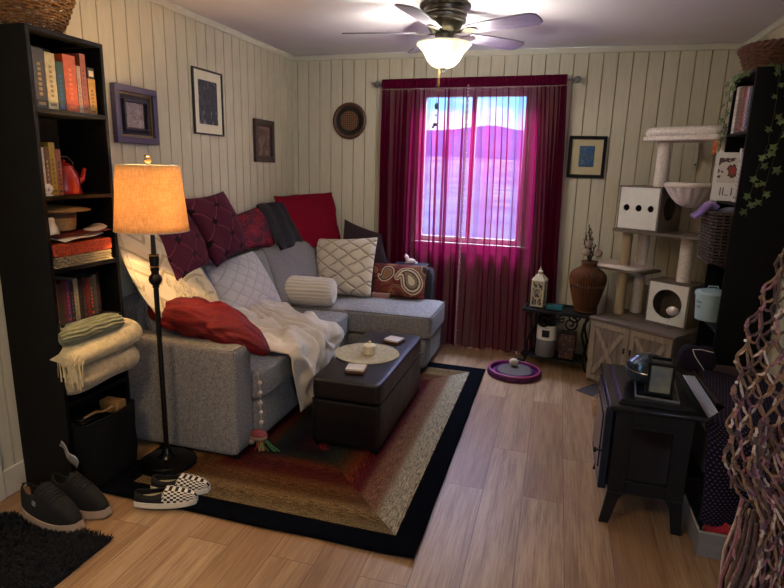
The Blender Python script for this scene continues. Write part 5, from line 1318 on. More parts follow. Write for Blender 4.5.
B().box(-.19, .235, .19, .47, .838, .856).build('perch_board', 'grey_oak_x', ct, bevel=.003)
B().sbox((.0, .33, .868), (.20, .135, .016), 6, 14, wob=.004).build('perch_cushion', 'plush', ct, weld=True, angle=3.2)
B().sbox((-.11, .32, .866), (.075, .12, .018), 6, 12).build('perch_cushion', 'plush', ct, weld=True, angle=3.2) if False else None
B().box(-.03, .64, .19, .54, 1.132, 1.152).build('platform_board', 'grey_oak_x', ct, bevel=.003)
pc_ = B().sbox((.385, .34, 1.79), (.265, .17, .018), 10, 16).build('top_perch', 'plush', ct, weld=True, angle=3.2)
b = B(); pts = [];
for i in range(64):
    a = 2 * PI * i / 64; c_, s_ = math.cos(a), math.sin(a); q = (abs(c_) ** 6 + abs(s_) ** 6) ** (-1 / 6); pts.append((.385 + .24 * c_ * q, .34 + .145 * s_ * q, 1.83))
b.tube(pts, .033, 12, closed=True); b.build('bolster_rim', 'plush', pc_)
def ham(u, v):
    a = 2 * PI * u; r = .152 * math.sin(PI / 2 * (1 - .97 * v) ) ** .8; z = 1.485 - .135 * (1 - (r / .152) ** 2.2) 
    wv_ = 1 + .05 * math.cos(16 * a) * (r / .152); return (.535 + r * wv_ * math.cos(a), .13 + r * wv_ * math.sin(a), z)
hm = B().grid(ham, 96, 14, closed_u=True, uv=False).build('hammock', plain('lilac_white_plush', (216, 202, 204), 1, var=.1, scale=90, bump=.6, sheen=.5), ct, angle=3.2, solid=.012)
B().tube([(.535 + .152 * math.cos(a), .13 + .152 * math.sin(a), 1.487) for a in [2 * PI * i / 48 for i in range(48)]], .016, 10, closed=True).build('hammock_rim', 'plush', ct)
B().tube([(.55, .27, 1.487), (.60, .36, 1.487)], .008, 8).build('hammock_bracket', 'gunmetal', ct)
B().tube([(.50, .12, .51), (.50, .12, .56), (.52, .13, .62)], .0015, 5).build('spring_wire', 'steel', ct)
B().ball((.522, .13, .648), .036, 16, sq=(1.12, 1, .88)).build('toy_pompom', 'plush', ct)

# ================================================================== RIGHT BOOKCASE
bookcase('bookcase', 'tall narrow black bookcase against the right wall with ivy trailing down its side', .93, XR - .016, 3.49, 3.895, 2.105, [1.792, 1.412, 1.058, .69, .40, .075], -1)
gp = 'books and binders on the top shelf of the right bookcase'
y = 3.875
for th, h, c, band, nm_, lab in ((.052, .262, (206, 200, 190), (150, 146, 140), 'binder', 'wide white binder at the far end of the top right shelf'),
    (.026, .25, (120, 96, 76), (60, 50, 44), 'magazine_file', 'taupe ring-bound book beside the white binder'),
    (.034, .25, (96, 76, 62), (50, 40, 36), 'book', 'brown ring-bound book, third from the far end of the top right shelf'),
    (.040, .245, (122, 84, 66), (70, 50, 44), 'book', 'reddish brown book in the middle of the top right shelf'),
    (.034, .24, (96, 30, 32), (150, 90, 80), 'book', 'dark red book between the reddish brown and the bright red one'),
    (.024, .245, (150, 44, 42), (200, 160, 150), 'book', 'bright red book on the top right shelf'),
    (.036, .235, (176, 168, 186), (100, 90, 120), 'book', 'pale lilac book near the front end of the top right shelf'),
    (.046, .23, (60, 64, 84), (120, 120, 140), 'book', 'slate blue book nearest the side panel on the top right shelf')):
    y -= th + .001; book(.945, y, 1.792, th, h, .19, c, lab, gp, -1, 0, band, nm_)
# second shelf: cookbook facing out and pale books
t = thing('picture_book', 'white book with a red fruit cover photo facing out in the right bookcase', 'book', (.925, 3.70, 1.413), math.radians(68))
B().box(-.012, .012, -.075, .075, 0, .27).build('cover', 'white', t, bevel=.001)
g = G('red_fruit_print', .5); n = g.noise(g.coord('Object'), 13, 3); g.color(g.ramp(n, ((.42, (196, 186, 176)), (.47, (70, 50, 44)), (.54, (150, 40, 30)), (.62, (180, 60, 40))), 'CONSTANT'))
B().box(-.0128, -.012, -.055, .055, .10, .24).build('cover_picture', g.m, t, smooth=False)
b = B()
for (x, w_, h_) in ((-.03, .006, .045), (-.012, .018, .005), (.012, .006, .045), (.026, .006, .045)):
    b.box(-.0128, -.012, x, x + w_, .03, .03 + h_)
b.build('cover_lettering', plain('dark_print', (96, 80, 76), .6), t, smooth=False)
gp = 'pale books on the second shelf of the right bookcase'
for y, th, h, c, lab in ((3.593, .036, .29, (206, 202, 196), 'tall white book right of the red fruit cover'), (3.545, .045, .27, (170, 164, 160), 'light grey book nearest the side panel on the second right shelf')):
    book(.945, y, 1.412, th, h, .2, c, lab, gp, -1, 0, (120, 110, 106))
# dark wicker basket
t = thing('storage_basket', 'dark woven basket jutting out of the right bookcase', 'basket', (1.0, 3.695, 1.06))
b = B(); sq_ = lambda a: ((abs(math.cos(a)) ** 8 + abs(math.sin(a)) ** 8) ** (-1 / 8) * 1.0, (abs(math.cos(a)) ** 8 + abs(math.sin(a)) ** 8) ** (-1 / 8) * 1.08)
wicker(b, [(.145 + .012 * k / 15, .008 + .0183 * k) for k in range(16)], r=.0058, amp=.004, shape=sq_, stake=36, seg=144)
b.box(-.138, .138, -.15, .15, 0.001, .008)
B().grid(lambda u, v: (sq_(2 * PI * u)[0] * (.135 + .012 * v) * math.cos(2 * PI * u), sq_(2 * PI * u)[1] * (.135 + .012 * v) * math.sin(2 * PI * u), .008 + .27 * v), 64, 4, closed_u=True, uv=False).build('liner', plain('dark_liner', (14, 11, 10), .95), t)
b.build('basket_body', 'wicker_dark', t)
B().tube([(sq_(a)[0] * .158 * math.cos(a), sq_(a)[1] * .158 * math.sin(a), .287) for a in [2 * PI * i / 72 for i in range(72)]], .009, 8, closed=True).build('rim', 'wicker_dark', t)
b = B()
def purp(u, v):
    p = Vector((.88 - .11 * v ** .9, 3.69 + .13 * (u - .5) * (1 - .35 * v), 1.372 + .018 * math.sin(PI * min(1, v * 1.6)) - .075 * max(0, v - .25)))
    return p + Vector((0, 0, .008 * math.sin(u * 14 + 3 * v)))
tag(B().grid(purp, 30, 20).build('purple_cloth', plain('lilac_cloth', (132, 104, 168), .9, var=.12, scale=40, sheen=.3), solid=.02), 'lilac cloth hanging over the front edge of the dark basket', 'cloth')
tag(B().grid(lambda u, v: (.90 + .16 * u, 3.58 + .22 * v, 1.345 + .028 * math.sin(PI * u) * math.sin(PI * v) + .006 * math.sin(v * 18 + 5 * u)), 24, 24).build('grey_garment', plain('grey_blue_cloth', (96, 96, 106), .9, var=.3, scale=30), solid=.012), 'grey crumpled cloth piled in the dark basket', 'cloth')
# tin bucket, green tin, red box
t = thing('lidded_tin', 'pale blue lidded tin on a low shelf of the right bookcase', 'tin', (.955, 3.775, .691))
M['pale_blue'] = plain('pale_blue_enamel', (160, 186, 190), .4, var=.04)
B().lathe([(.0001, 0), (.078, 0), (.09, .15), (.0001, .15)], 36).build('body', 'pale_blue', t)
B().lathe([(.094, .145), (.096, .165), (.09, .175), (.05, .186), (.0001, .19)], 36).build('lid', 'pale_blue', t)
B().tube([(-.03, 0, .185), (-.025, 0, .205), (.025, 0, .205), (.03, 0, .185)], .005, 7).build('lid_handle', 'pale_blue', t)
b = B()
for j, zz in enumerate((.105, .075)):
    for k in range(4 if j == 0 else 3):
        a = PI + .25 + .13 * k + .05 * j; r_z = .078 + .012 * zz / .15 + .0004
        for q in range(2): aa = a + .04 * q; b.tube([(r_z * math.cos(aa), r_z * math.sin(aa), zz), (r_z * math.cos(aa + .02 * (1 - 2 * q)), r_z * math.sin(aa + .02 * (1 - 2 * q)), zz + .017)], .0015, 4)
b.build('lettering', plain('grey_lettering', (70, 80, 86), .6), t)
tag(B().lathe([(.0001, 0), (.038, 0), (.038, .09), (.034, .096), (.0001, .098)], 24, c=(1.0, 3.80, .402)).build('green_jar', plain('grey_green_glass', (84, 120, 112), .3)), 'small grey-green jar below the pale blue tin', 'jar')
tag(B().box(.97, 1.10, 3.80 - .13, 3.80 - .05, .402, .51).box(.969, 1.101, 3.669, 3.751, .47, .485, 1).build('red_box', [plain('dark_red_card', (110, 22, 34), .6), plain('maroon_card', (80, 16, 28), .6)], bevel=.002), 'dark red box beside the grey-green jar in the right bookcase', 'box')
# basket on top
t = thing('wicker_basket', 'wide red-brown braided basket on top of the right bookcase', 'basket', (1.04, 3.70, 2.107))
b = B(); ov2 = lambda a: (.82, 1.1)
wicker(b, [(.125 + .045 * (k / 10), .006 + .0105 * k) for k in range(11)], r=.008, amp=.007, shape=ov2, stake=18, seg=108)
b.lathe([(.0001, 0), (.125, 0), (.125, .008), (.0001, .008)], 24, T=Matrix.Diagonal((.82, 1.1, 1, 1))); b.build('basket_body', 'wicker_red', t)
b = B()
for ph_ in (0, PI): b.tube([(.82 * (.175 + .008 * math.cos(a * 14 + ph_)) * math.cos(a), 1.1 * (.175 + .008 * math.cos(a * 14 + ph_)) * math.sin(a), .12 + .008 * math.sin(a * 14 + ph_)) for a in [2 * PI * i / 160 for i in range(160)]], .0095, 7, closed=True)
b.build('braided_rim', 'wicker_red', t)

# ------------------------------------------------------------------ ivy
M['ivy'] = plain('ivy_leaf', (88, 104, 62), .5, var=.35, scale=18); M['stem'] = plain('ivy_stem', (52, 46, 28), .8)
LEAF = [(0, 0), (.25, -.12), (.42, -.42), (.55, -.16), (.86, -.20), (.78, .0), (.86, .20), (.55, .16), (.42, .42), (.25, .12)]
def ivy(name, lab, path, n, nrm, seed, size=.042):
    r_ = random.Random(seed); pts = [Vector(p) for p in path]; fine = []
    for a, b_ in zip(pts, pts[1:]):
        for k in range(6): fine.append(a.lerp(b_, k / 6) + Vector((r_.uniform(-1, 1), r_.uniform(-1, 1), 0)) * .003)
    fine.append(pts[-1]); t = thing(name, lab, 'ivy', tuple(pts[0]))
    B().tube(fine, .0022, 5).build('stem', 'stem', t, world=True)
    N = Vector(nrm).normalized(); b = B()
    for k in range(n):
        p = fine[int((k + .5) / n * (len(fine) - 1))]
        side = -1 if k % 2 else 1; s = size * r_.uniform(.7, 1.15)
        n_ = (N + Vector((r_.uniform(-.45, .45), r_.uniform(-.45, .45), r_.uniform(-.1, .5)))).normalized()
        ax = Vector((0, 0, -1)) * .8 + N.cross(Vector((0, 0, 1))) * side * r_.uniform(.3, 1.1); ax = (ax - n_ * ax.dot(n_)).normalized(); ay = n_.cross(ax)
        o_ = p + N * .008 + ax * .004
        vs = [o_ + ax * x * s + ay * y * s * 1.25 + n_ * (abs(y) * s * .18 - x * x * s * .12) for x, y in LEAF] + [o_ + ax * .5 * s]
        m = len(LEAF); b.add(vs, [(i, (i + 1) % m, m) for i in range(m)])
    b.build('leaves', 'ivy', t, world=True, smooth=False, solid=.0008)
    return t
ivy('ivy_garland', 'green ivy strand hanging down the camera-facing side of the right bookcase', [(1.035, 3.49, 2.118), (1.03, 3.478, 2.09), (1.035, 3.476, 1.9), (1.03, 3.476, 1.72), (1.0, 3.476, 1.58), (.985, 3.476, 1.47), (.985, 3.476, 1.34)], 15, (0, -1, .1), 3, .05)
ivy('ivy_garland', 'second ivy strand beside the first, nearer the right wall', [(1.14, 3.49, 2.118), (1.12, 3.478, 2.09), (1.10, 3.476, 1.98), (1.09, 3.476, 1.85), (1.07, 3.476, 1.66), (1.045, 3.476, 1.50), (1.05, 3.476, 1.40)], 13, (0, -1, .1), 5, .055)
ivy('ivy_garland', 'short ivy strand over the far front corner of the right bookcase', [(.96, 3.86, 2.112), (.925, 3.875, 2.118), (.915, 3.89, 2.06), (.912, 3.90, 1.95), (.912, 3.90, 1.84)], 12, (-1, -.4, .1), 7, .05)
ivy('ivy_garland', 'ivy runner lying along the top edge before the braided basket', [(.935, 3.82, 2.112), (.94, 3.70, 2.114), (.95, 3.60, 2.114), (1.02, 3.52, 2.116), (1.15, 3.515, 2.116)], 16, (-.5, -.6, .7), 9, .05)
t = ivy('ivy_garland', 'ivy spray with an orange silk flower at the left edge of the right bookcase', [(.922, 3.885, 1.83), (.908, 3.90, 1.76), (.905, 3.905, 1.66), (.905, 3.90, 1.56)], 8, (-1, -.4, .1), 11, .042)
b = B()
for k in range(7):
    a = 2 * PI * k / 7; c = Vector((.885, 3.895, 1.715)); d = Vector((-.2, math.cos(a), math.sin(a) * .9)).normalized(); e = d.cross(Vector((1, 0, 0))).normalized()
    b.add([c, c + d * .026 + e * .02, c + d * .052, c + d * .026 - e * .02], [(0, 1, 2, 3)])
b.build('orange_flower', plain('orange_silk', (204, 96, 30), .7), t, world=True, solid=.002)

# ================================================================== BLACK STOVE and what stands on it
st = thing('electric_stove', 'black electric fireplace stove on splayed legs at the right', 'stove', (.48, 2.71, 0))
SX0, SX1, SY0, SY1 = .325, .635, 2.47, 2.965
M['cast'] = plain('black_cast_metal', (8, 8, 10), .42, .2, var=.2, scale=40)
# body with an arched skirt on the near and far faces
def side_panel(y0, y1):
    poly = [(SX0 - .012, 0), (SX0 + .03, 0), (SX0 + .052, .10), (SX0 + .075, .135), (SX1 - .075, .14), (SX1 - .048, .10), (SX1 - .028, 0), (SX1 + .012, 0), (SX1, .17), (SX1, .56), (SX0, .56), (SX0, .17)]
    return poly
for y0, y1 in ((SY0, SY0 + .014), (SY1 - .014, SY1)):
    b = B(); T = Matrix(((1, 0, 0, 0), (0, 0, 1, 0), (0, 1, 0, 0), (0, 0, 0, 1)))
    # frame pieces around the window
    wx0, wx1, wz0, wz1 = .395, .560, .225, .475
    b.box(SX0, wx0, y0, y1, .16, .56).box(wx1, SX1, y0, y1, .16, .56).box(wx0, wx1, y0, y1, wz1, .56).box(wx0, wx1, y0, y1, .16, wz0)
    b.add([(SX0, y0, .16), (SX0 + .075, y0, .16), (SX0 + .05, y0, .125), (SX0 + .02, y0, .0), (SX0 - .022, y0, 0)] + [(SX0, y1, .16), (SX0 + .075, y1, .16), (SX0 + .05, y1, .125), (SX0 + .02, y1, .0), (SX0 - .022, y1, 0)],
          [(0, 1, 2, 3, 4), (9, 8, 7, 6, 5), (0, 5, 6, 1), (1, 6, 7, 2), (2, 7, 8, 3), (3, 8, 9, 4), (4, 9, 5, 0)])
    b.add([(SX1, y0, .16), (SX1 - .075, y0, .16), (SX1 - .05, y0, .125), (SX1 - .03, y0, .0), (SX1 + .012, y0, 0)] + [(SX1, y1, .16), (SX1 - .075, y1, .16), (SX1 - .05, y1, .125), (SX1 - .03, y1, .0), (SX1 + .012, y1, 0)],
          [(0, 1, 2, 3, 4), (9, 8, 7, 6, 5), (0, 5, 6, 1), (1, 6, 7, 2), (2, 7, 8, 3), (3, 8, 9, 4), (4, 9, 5, 0)])
    b.build('side_wall', 'cast', st, world=True, bevel=.003)
    b = B(); yy0, yy1 = (y0 - .006, y0 + .002) if y0 < 2.6 else (y1 - .002, y1 + .006)
    for (a0, a1, c0, c1) in ((wx0 - .012, wx1 + .012, wz1, wz1 + .012), (wx0 - .012, wx1 + .012, wz0 - .012, wz0), (wx0 - .012, wx0, wz0, wz1), (wx1, wx1 + .012, wz0, wz1)): b.box(a0, a1, yy0, yy1, c0, c1)
    b.build('window_frame', 'cast', st, world=True, bevel=.002)
    g = G('smoked_glass', .12, 0, .25); g.color(lin((20, 14, 14)))
    B().box(wx0, wx1, y0 + .004, y0 + .008, wz0, wz1).build('smoked_window', g.m, st, world=True, smooth=False)
for x in (SX0, SX1 - .03):
    b = B()
B().box(SX1 - .01, SX1, SY0 + .014, SY1 - .014, .16, .56).build('back_wall', 'cast', st, world=True)
B().box(SX0, SX1 - .01, SY0 + .014, SY1 - .014, .16, .17).build('bottom_plate', 'cast', st, world=True)
B().box(SX0, SX0 + .01, SY0 + .014, SY1 - .014, .17, .56).build('front_wall', 'cast', st, world=True)
dr = B().box(SX0 - .040, SX0 - .004, SY0 + .03, SY1 - .03, .15, .545).build('door', plain('blue_black_enamel', (22, 30, 44), .25, .3), st, world=True, bevel=.005)
B().box(SX0 - .044, SX0 - .040, SY0 + .10, SY1 - .10, .22, .48).build('door_glass', g.m, dr, world=True)
B().lathe([(.005, 0), (.005, .016), (.013, .02), (.013, .03), (.0001, .034)], 16, T=frameT((SX0 - .04, SY0 + .065, .32), (0, 1, 0), (0, 0, 1), (-1, 0, 0))).build('door_knob', 'cast', dr, world=True)
B().box(.288, .672, 2.42, 3.005, .562, .585).build('top_slab', 'black_stained', st, world=True, bevel=.008, seg=3)
b = B()
def rect(x0, x1, y0, y1, z): return [(x0, y0, z), (x1, y0, z), (x1, y1, z), (x0, y1, z)]
b.add(rect(.325, .637, 2.46, 2.965, .585) + rect(.34, .622, 2.475, 2.95, .602), [(0, 3, 2, 1), (4, 5, 6, 7), (0, 1, 5, 4), (1, 2, 6, 5), (2, 3, 7, 6), (3, 0, 4, 7)])
b.build('raised_top', 'black_stained', st, world=True, bevel=.003)
# tray, lantern, glass dome
t = thing('mirror_tray', 'rectangular silver-rimmed tray on top of the black stove', 'tray', (.50, 2.655, .6025), math.radians(-6))
B().box(-.085, .085, -.15, .15, 0, .004).build('tray_base', plain('dark_mirror', (60, 66, 78), .12, .9), t)
b = B()
for (x0, x1, y0, y1) in ((-.088, .088, -.153, -.147), (-.088, .088, .147, .153), (-.088, -.082, -.147, .147), (.082, .088, -.147, .147)): b.box(x0, x1, y0, y1, 0, .010)
b.build('beaded_rim', plain('tarnished_silver', (140, 138, 136), .35, .8, var=.3, scale=200), t, bevel=.001)
t = thing('candle_lantern', 'small black-framed lantern with cloudy panes on the silver tray', 'lantern', (.502, 2.60, .608), math.radians(-7))
b = B()
for sx in (-1, 1):
    for sy in (-1, 1): b.box(sx * .048 - .006, sx * .048 + .006, sy * .048 - .006, sy * .048 + .006, .010, .135)
b.box(-.056, .056, -.056, .056, 0, .010)
for (x0, x1, y0, y1) in ((-.056, .056, -.056, -.040), (-.056, .056, .040, .056), (-.056, -.040, -.04, .04), (.04, .056, -.04, .04)): b.box(x0, x1, y0, y1, .135, .147)
b.build('frame', plain('black_lantern_metal', (14, 14, 16), .35, .4), t, bevel=.0015)
g = G('cloudy_glass', .25, 0, .5); n = g.noise(g.coord('Object'), 14, 2); g.color(g.ramp(n, ((.35, (112, 122, 128)), (.65, (150, 152, 128))))); g.p.inputs['Transmission Weight'].default_value = .35
for T in (Matrix.Identity(4), Rz(PI / 2), Rz(PI), Rz(-PI / 2)): B().box(-.042, .042, -.0465, -.0445, .012, .134, T=T).build('pane', g.m, t, smooth=False)
B().lathe([(.0001, .01), (.02, .01), (.02, .07), (.0001, .07)], 20).build('candle', 'candle', t)
t = thing('glass_bowl', 'upturned dark glass bowl behind the little lantern on the stove', 'bowl', (.475, 2.735, .608))
gm_ = plain('smoky_glass', (58, 72, 86), .08, .6, spec=.8)
B().lathe([(.068, 0), (.09, .025), (.098, .06), (.09, .092), (.06, .118), (.025, .13), (.0001, .133)], 40).build('bowl_body', gm_, t)
B().tube([(.098 * math.cos(a), .098 * math.sin(a), .06) for a in [2 * PI * i / 40 for i in range(40)]], .003, 6, closed=True).build('rim_line', 'steel', t)
# wicker pot on the floor behind the stove
t = thing('wicker_pot', 'small straw pot on the floor behind the stove', 'pot', (.40, 3.70, .001))
b = B(); wicker(b, [(.055 + .01 * math.sin(PI * k / 12), .006 + .0095 * k) for k in range(13)], r=.005, amp=.003, stake=12); b.lathe([(.0001, 0), (.05, 0), (.05, .006), (.0001, .006)], 20); b.build('pot_body', plain('pale_straw', (166, 134, 100), .8, var=.3, scale=60), t)

# ================================================================== CORNER BETWEEN STOVE AND RIGHT WALL
def dots():
    g = G('navy_dotted_cotton', .9, 0, .1, 0); s = g.n('SeparateXYZ', i0=g.t.nodes.new('ShaderNodeTexCoord').outputs['UV'])
    u = g.math('MULTIPLY', s.outputs[0], 26); v = g.math('MULTIPLY', s.outputs[1], 62)
    row = g.math('FLOOR', v); u2 = g.math('ADD', u, g.math('MULTIPLY', g.math('MODULO', row, 2), .5))
    a = g.math('SUBTRACT', g.math('FRACT', u2), .5); b_ = g.math('SUBTRACT', g.math('FRACT', v), .5)
    d = g.math('SQRT', g.math('ADD', g.math('MULTIPLY', a, a), g.math('MULTIPLY', b_, b_)))
    g.color(g.mix(g.math('LESS_THAN', d, .2), lin((14, 15, 26)), lin((86, 60, 76)))); return g.m
M['dots'] = dots()
t = thing('low_chest', 'black low chest with a thin dark wooden top before the right bookcase', 'chest', (1.0, 3.12, 0))
B().box(.80, 1.19, 2.82, 3.42, 0, .50).build('chest_body', 'black_wood', t, world=True, bevel=.003)
B().box(.797, 1.192, 2.815, 3.43, .50, .512).build('wooden_top', wood('dark_walnut_board', (34, 22, 16), (62, 42, 30), 'Y'), t, world=True, bevel=.002)
def drape(u, v):
    path = [(3.22, .522), (2.95, .526), (2.70, .532), (2.53, .53), (2.455, .47), (2.425, .34), (2.41, .22), (2.40, .135)]
    k = v * (len(path) - 1); i = min(int(k), len(path) - 2); f = k - i; y = path[i][0] * (1 - f) + path[i + 1][0] * f; z = path[i][1] * (1 - f) + path[i + 1][1] * f
    lft = .80 - .115 * min(1, max(0, (v - .30) / .14)); x = lft + (1.17 - lft) * u; w_ = .016 * math.sin(u * 17 + 2 * noise.noise((u * 4, v * 3, 1))) * min(1, .1 + v * 1.2)
    return Vector((x, y - w_ * 1.3 * min(1, v * 2) - .03 * u * v, z + .007 * (1 + math.sin(u * 9 + v * 7)) * (1 - v)))
tag(B().grid(drape, 70, 70).build('dotted_cloth', M['dots'], solid=.006, angle=3.2), 'navy dotted cloth draped over the low chest and down to the grey bin', 'cloth')
# grey storage bin with red cloth
t = thing('plastic_bin', 'shallow grey plastic bin on the floor right of the stove', 'bin', (.885, 2.56, 0))
b = B(); x0, x1, y0, y1, h_ = .68, 1.10, 2.345, 2.79, .115
b.box(x0, x1, y0, y1, .001, .006).box(x0, x0 + .006, y0, y1, .006, h_).box(x1 - .006, x1, y0, y1, .006, h_).box(x0 + .006, x1 - .006, y1 - .006, y1, .006, h_)
b.box(x0 + .006, x1 - .006, y0, y0 + .006, .006, .045).box(x0 + .006, .78, y0, y0 + .006, .045, .075).box(.88, x1 - .006, y0, y0 + .006, .045, .075).box(x0 + .006, x1 - .006, y0, y0 + .006, .075, h_)
b.build('bin_body', plain('grey_plastic', (112, 106, 102), .5, var=.08), t, world=True, bevel=.002)
b = B()
for (a0, a1, c0, c1) in ((x0 - .006, x1 + .006, y0 - .006, y0 + .003), (x0 - .006, x1 + .006, y1 - .003, y1 + .006), (x0 - .006, x0 + .003, y0, y1), (x1 - .003, x1 + .006, y0, y1)): b.box(a0, a1, c0, c1, h_, h_ + .008)
b.build('rim', plain('light_grey_rim', (140, 134, 128), .5), t, world=True, bevel=.002)
def crump(cx, cy, cz, rx, ry, rz_, seed):
    b = B(); m, n = 22, 44; vs = []; 
    def fn(u, v):
        th = PI * v; ph_ = 2 * PI * u; d = Vector((math.sin(th) * math.cos(ph_), math.sin(th) * math.sin(ph_), math.cos(th)))
        k = 1 + .22 * noise.noise(d * 2.2 + Vector((seed, 0, 0))) + .12 * abs(noise.noise(d * 5 + Vector((0, seed, 0)))); return (cx + rx * k * d.x, cy + ry * k * d.y, cz + rz_ * k * d.z)
    return b.grid(fn, n, m, closed_u=True, uv=False)
M['red_cloth'] = plain('red_fleece', (150, 16, 34), .95, var=.2, scale=60, sheen=.4)
tag(crump(.775, 2.42, .085, .06, .05, .06, 3).build('red_cloth', M['red_cloth'], weld=True, angle=3.2), 'bright red fleece at the near left of the grey bin', 'cloth', 'red cloths in the grey bin')
tag(crump(.93, 2.44, .085, .07, .06, .062, 8).build('red_cloth', plain('dark_red_fleece', (90, 12, 34), .95, var=.2, scale=60), weld=True, angle=3.2), 'darker red fleece at the right of the grey bin', 'cloth', 'red cloths in the grey bin')
tag(crump(.93, 2.64, .27, .12, .12, .22, 5).build('navy_cloth', plain('navy_heap', (16, 16, 26), .95), weld=True, angle=3.2), 'dark navy cloth heaped in the grey bin under the dotted cloth', 'cloth')
# white ribbed convector heater standing behind the stove
t = thing('convector_heater', 'slim pale metal heater with a ribbed top between stove and chest', 'heater', (.735, 3.0, 0))
M['pale_metal'] = plain('pale_painted_metal', (200, 202, 204), .3, .2, var=.04)
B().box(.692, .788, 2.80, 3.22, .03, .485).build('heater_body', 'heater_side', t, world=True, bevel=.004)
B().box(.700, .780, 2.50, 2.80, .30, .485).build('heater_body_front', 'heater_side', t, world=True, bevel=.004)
B().box(.690, .712, 2.50, 3.22, .485, .503).build('top_edge', 'pale_metal', t, world=True, bevel=.003)
for k in range(6): B().box(.718 + .0125 * k, .7255 + .0125 * k, 2.505, 3.215, .486, .50).build('rib', 'pale_metal', t, world=True, bevel=.001)
for y in (2.84, 3.18): B().box(.70, .78, y - .02, y + .02, .001, .03).build('foot', 'black', t, world=True)
# patterned bag
t = thing('patterned_bag', 'navy patterned cloth bag with a thin strap behind the stove', 'bag', (.82, 3.36, 0))
o = crump(.80, 3.36, .60, .085, .06, .085, 6)
def bagfn(u, v):
    a = 2 * PI * u; c_, s_ = math.cos(a), math.sin(a); q = (abs(c_) ** 5 + abs(s_) ** 5) ** -.2; k = math.sin(PI * min(.995, max(.005, v))) ** .28
    return (.800 + .092 * c_ * q * k, 3.27 + .05 * s_ * q * k, .508 + .15 * v + .01 * noise.noise((c_ * 2, s_ * 2, v * 3)))
B().grid(bagfn, 60, 24, closed_u=True).build('bag_body', M['dots'], t, world=True, weld=True, angle=3.2)
B().tube([(.76, 3.215, .645), (.775, 3.212, .61), (.82, 3.216, .55), (.835, 3.218, .525)], .0022, 6).tube([(.76, 3.215, .645), (.80, 3.213, .65), (.86, 3.215, .64)], .0022, 6).build('strap', 'white', t, world=True)
# ------------------------------------------------------------------ knotted net shawl on a coat stand
t = thing('coat_stand', 'dark wooden coat stand just outside the right edge, holding the net shawl', 'coat stand', (.74, 1.42, 0))
B().cyl((.74, 1.42, 0), .018, 1.75, 16).build('pole', 'brown_wood', t, world=True)
B().lathe([(.0001, 0), (.16, 0), (.16, .02), (.03, .05), (.0001, .05)], 32, c=(.74, 1.42, .001)).build('base', 'brown_wood', t, world=True)
B().tube([(.74, 1.42, 1.62), (.66, 1.37, 1.64), (.58, 1.30, 1.66), (.53, 1.27, 1.70)], .010, 8).build('peg', 'brown_wood', t, world=True)
EDGE = [(.50, 1.66), (.455, 1.50), (.428, 1.40), (.412, 1.334), (.396, 1.272), (.387, 1.208), (.381, 1.153), (.382, 1.11), (.384, 1.032), (.386, .951), (.412, .898), (.434, .854), (.432, .781), (.436, .661), (.44, .5), (.45, .36)]
def xl(z):
    for (a, za), (b_, zb) in zip(EDGE, EDGE[1:]):
        if z >= zb: return a + (b_ - a) * (za - z) / (za - zb)
    return EDGE[-1][0]
shawl = thing('net_shawl', 'long knotted net shawl of pink, tan and brown yarn at the right edge', 'shawl', (.52, 1.28, .35))
yarns = [plain('yarn_' + n_, c_, .85, var=.3, scale=150, bump=.3, sheen=.2) for n_, c_ in (('dusty_pink', (128, 80, 84)), ('tan', (112, 80, 54)), ('brown', (66, 42, 34)), ('cream', (164, 140, 124)), ('mauve', (80, 44, 54)))]
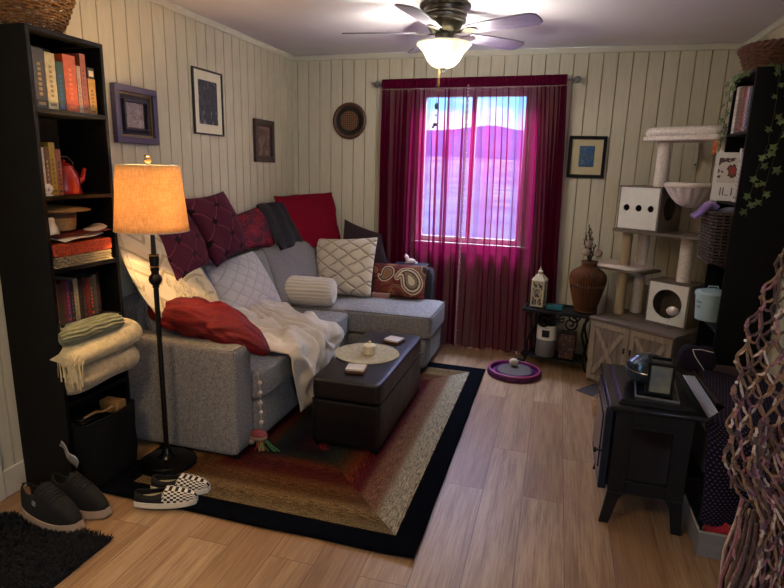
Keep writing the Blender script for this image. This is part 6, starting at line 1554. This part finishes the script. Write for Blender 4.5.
def net(y0, dx, ztop, zbot, width, seed, cw=.030, chh=.036, amp=.022, r0=.0027, edge=True):
    r_ = random.Random(seed); b = B(); nr = int((ztop - zbot) / chh); nc = int(width / cw)
    def P(i, j, top):
        s = (i + (.5 if j % 2 else 0)) * cw; z = ztop - j * chh - (0 if top else chh * .42)
        z += .35 * chh * math.sin(i * 2.1 + seed) 
        x = xl(max(.36, min(1.65, z))) + dx + s * (.55 + .45 * min(1, max(0, (ztop - z) * 3))) ; 
        wob = noise.noise(Vector((s * 9, z * 6, seed)))
        return Vector((x + .014 * wob + .004 * r_.uniform(-1, 1) * 0, y0 + amp * math.sin(s * 42 + 5 * z + seed) + .015 * wob, z))
    for j in range(nr):
        for i in range(nc):
            top, bot = P(i, j, True), P(i, j, False)
            c_ = r_.choice((0, 0, 1, 1, 1, 2, 2, 3, 4)); mid = (top + bot) / 2 + Vector((.003 * r_.uniform(-1, 1), -.002, 0))
            b.tube([top, mid, bot], [r0 * .8, r0 * 1.15, r0 * .8], 6, c_)
            b.ball(tuple(bot), r0 * 1.7, 6, c_)
            for di in ((0, -1) if j % 2 == 0 else (0, 1)):
                ii = i + di
                if 0 <= ii <= nc - 1:
                    q = P(ii, j + 1, True); m_ = (bot + q) / 2 + Vector((0, -.003 * r_.random(), -.003))
                    c2 = r_.choice((0, 1, 1, 2, 2, 3, 4)); b.tube([bot, m_, q], [r0 * .8, r0 * 1.1, r0 * .8], 6, c2)
    return b
# ('net' hangs in three folds, the fringe below)
for k, (y0, dx, zt, zb, wd, sd, cw_) in enumerate(((1.25, 0, 1.62, .88, .30, 1, .026), (1.285, .012, 1.60, .62, .28, 2, .023), (1.262, .045, 1.05, .46, .22, 6, .018), (1.24, .035, .92, .55, .22, 8, .02))):
    net(y0, dx, zt, zb, wd, sd, cw_).build('net_fold', yarns, shawl, world=True)
b = B(); r_ = random.Random(4)
for k in range(95):
    s = .008 + .235 * r_.random(); y = 1.25 + .09 * r_.random(); zt = .86 - .16 * r_.random(); x = .437 + s; zz = zt; pts = []
    for q in range(8): pts.append((x + .006 * math.sin(q * 1.3 + k) - .002 * q, y + .005 * math.sin(q * 1.7 + k * 2), zt - (zt - .42) * q / 7))
    b.tube(pts, .0042 * r_.uniform(.6, 1.15), 6, r_.choice((0, 4, 4, 2, 2, 3, 1, 0)))
b.build('yarn_fringe', yarns, shawl, world=True)
for k, c in enumerate(((.392, 1.262, 1.225), (.388, 1.26, 1.135))): B().ball(c, .0035, 8).build('bead', 'off_white', shawl, world=True)
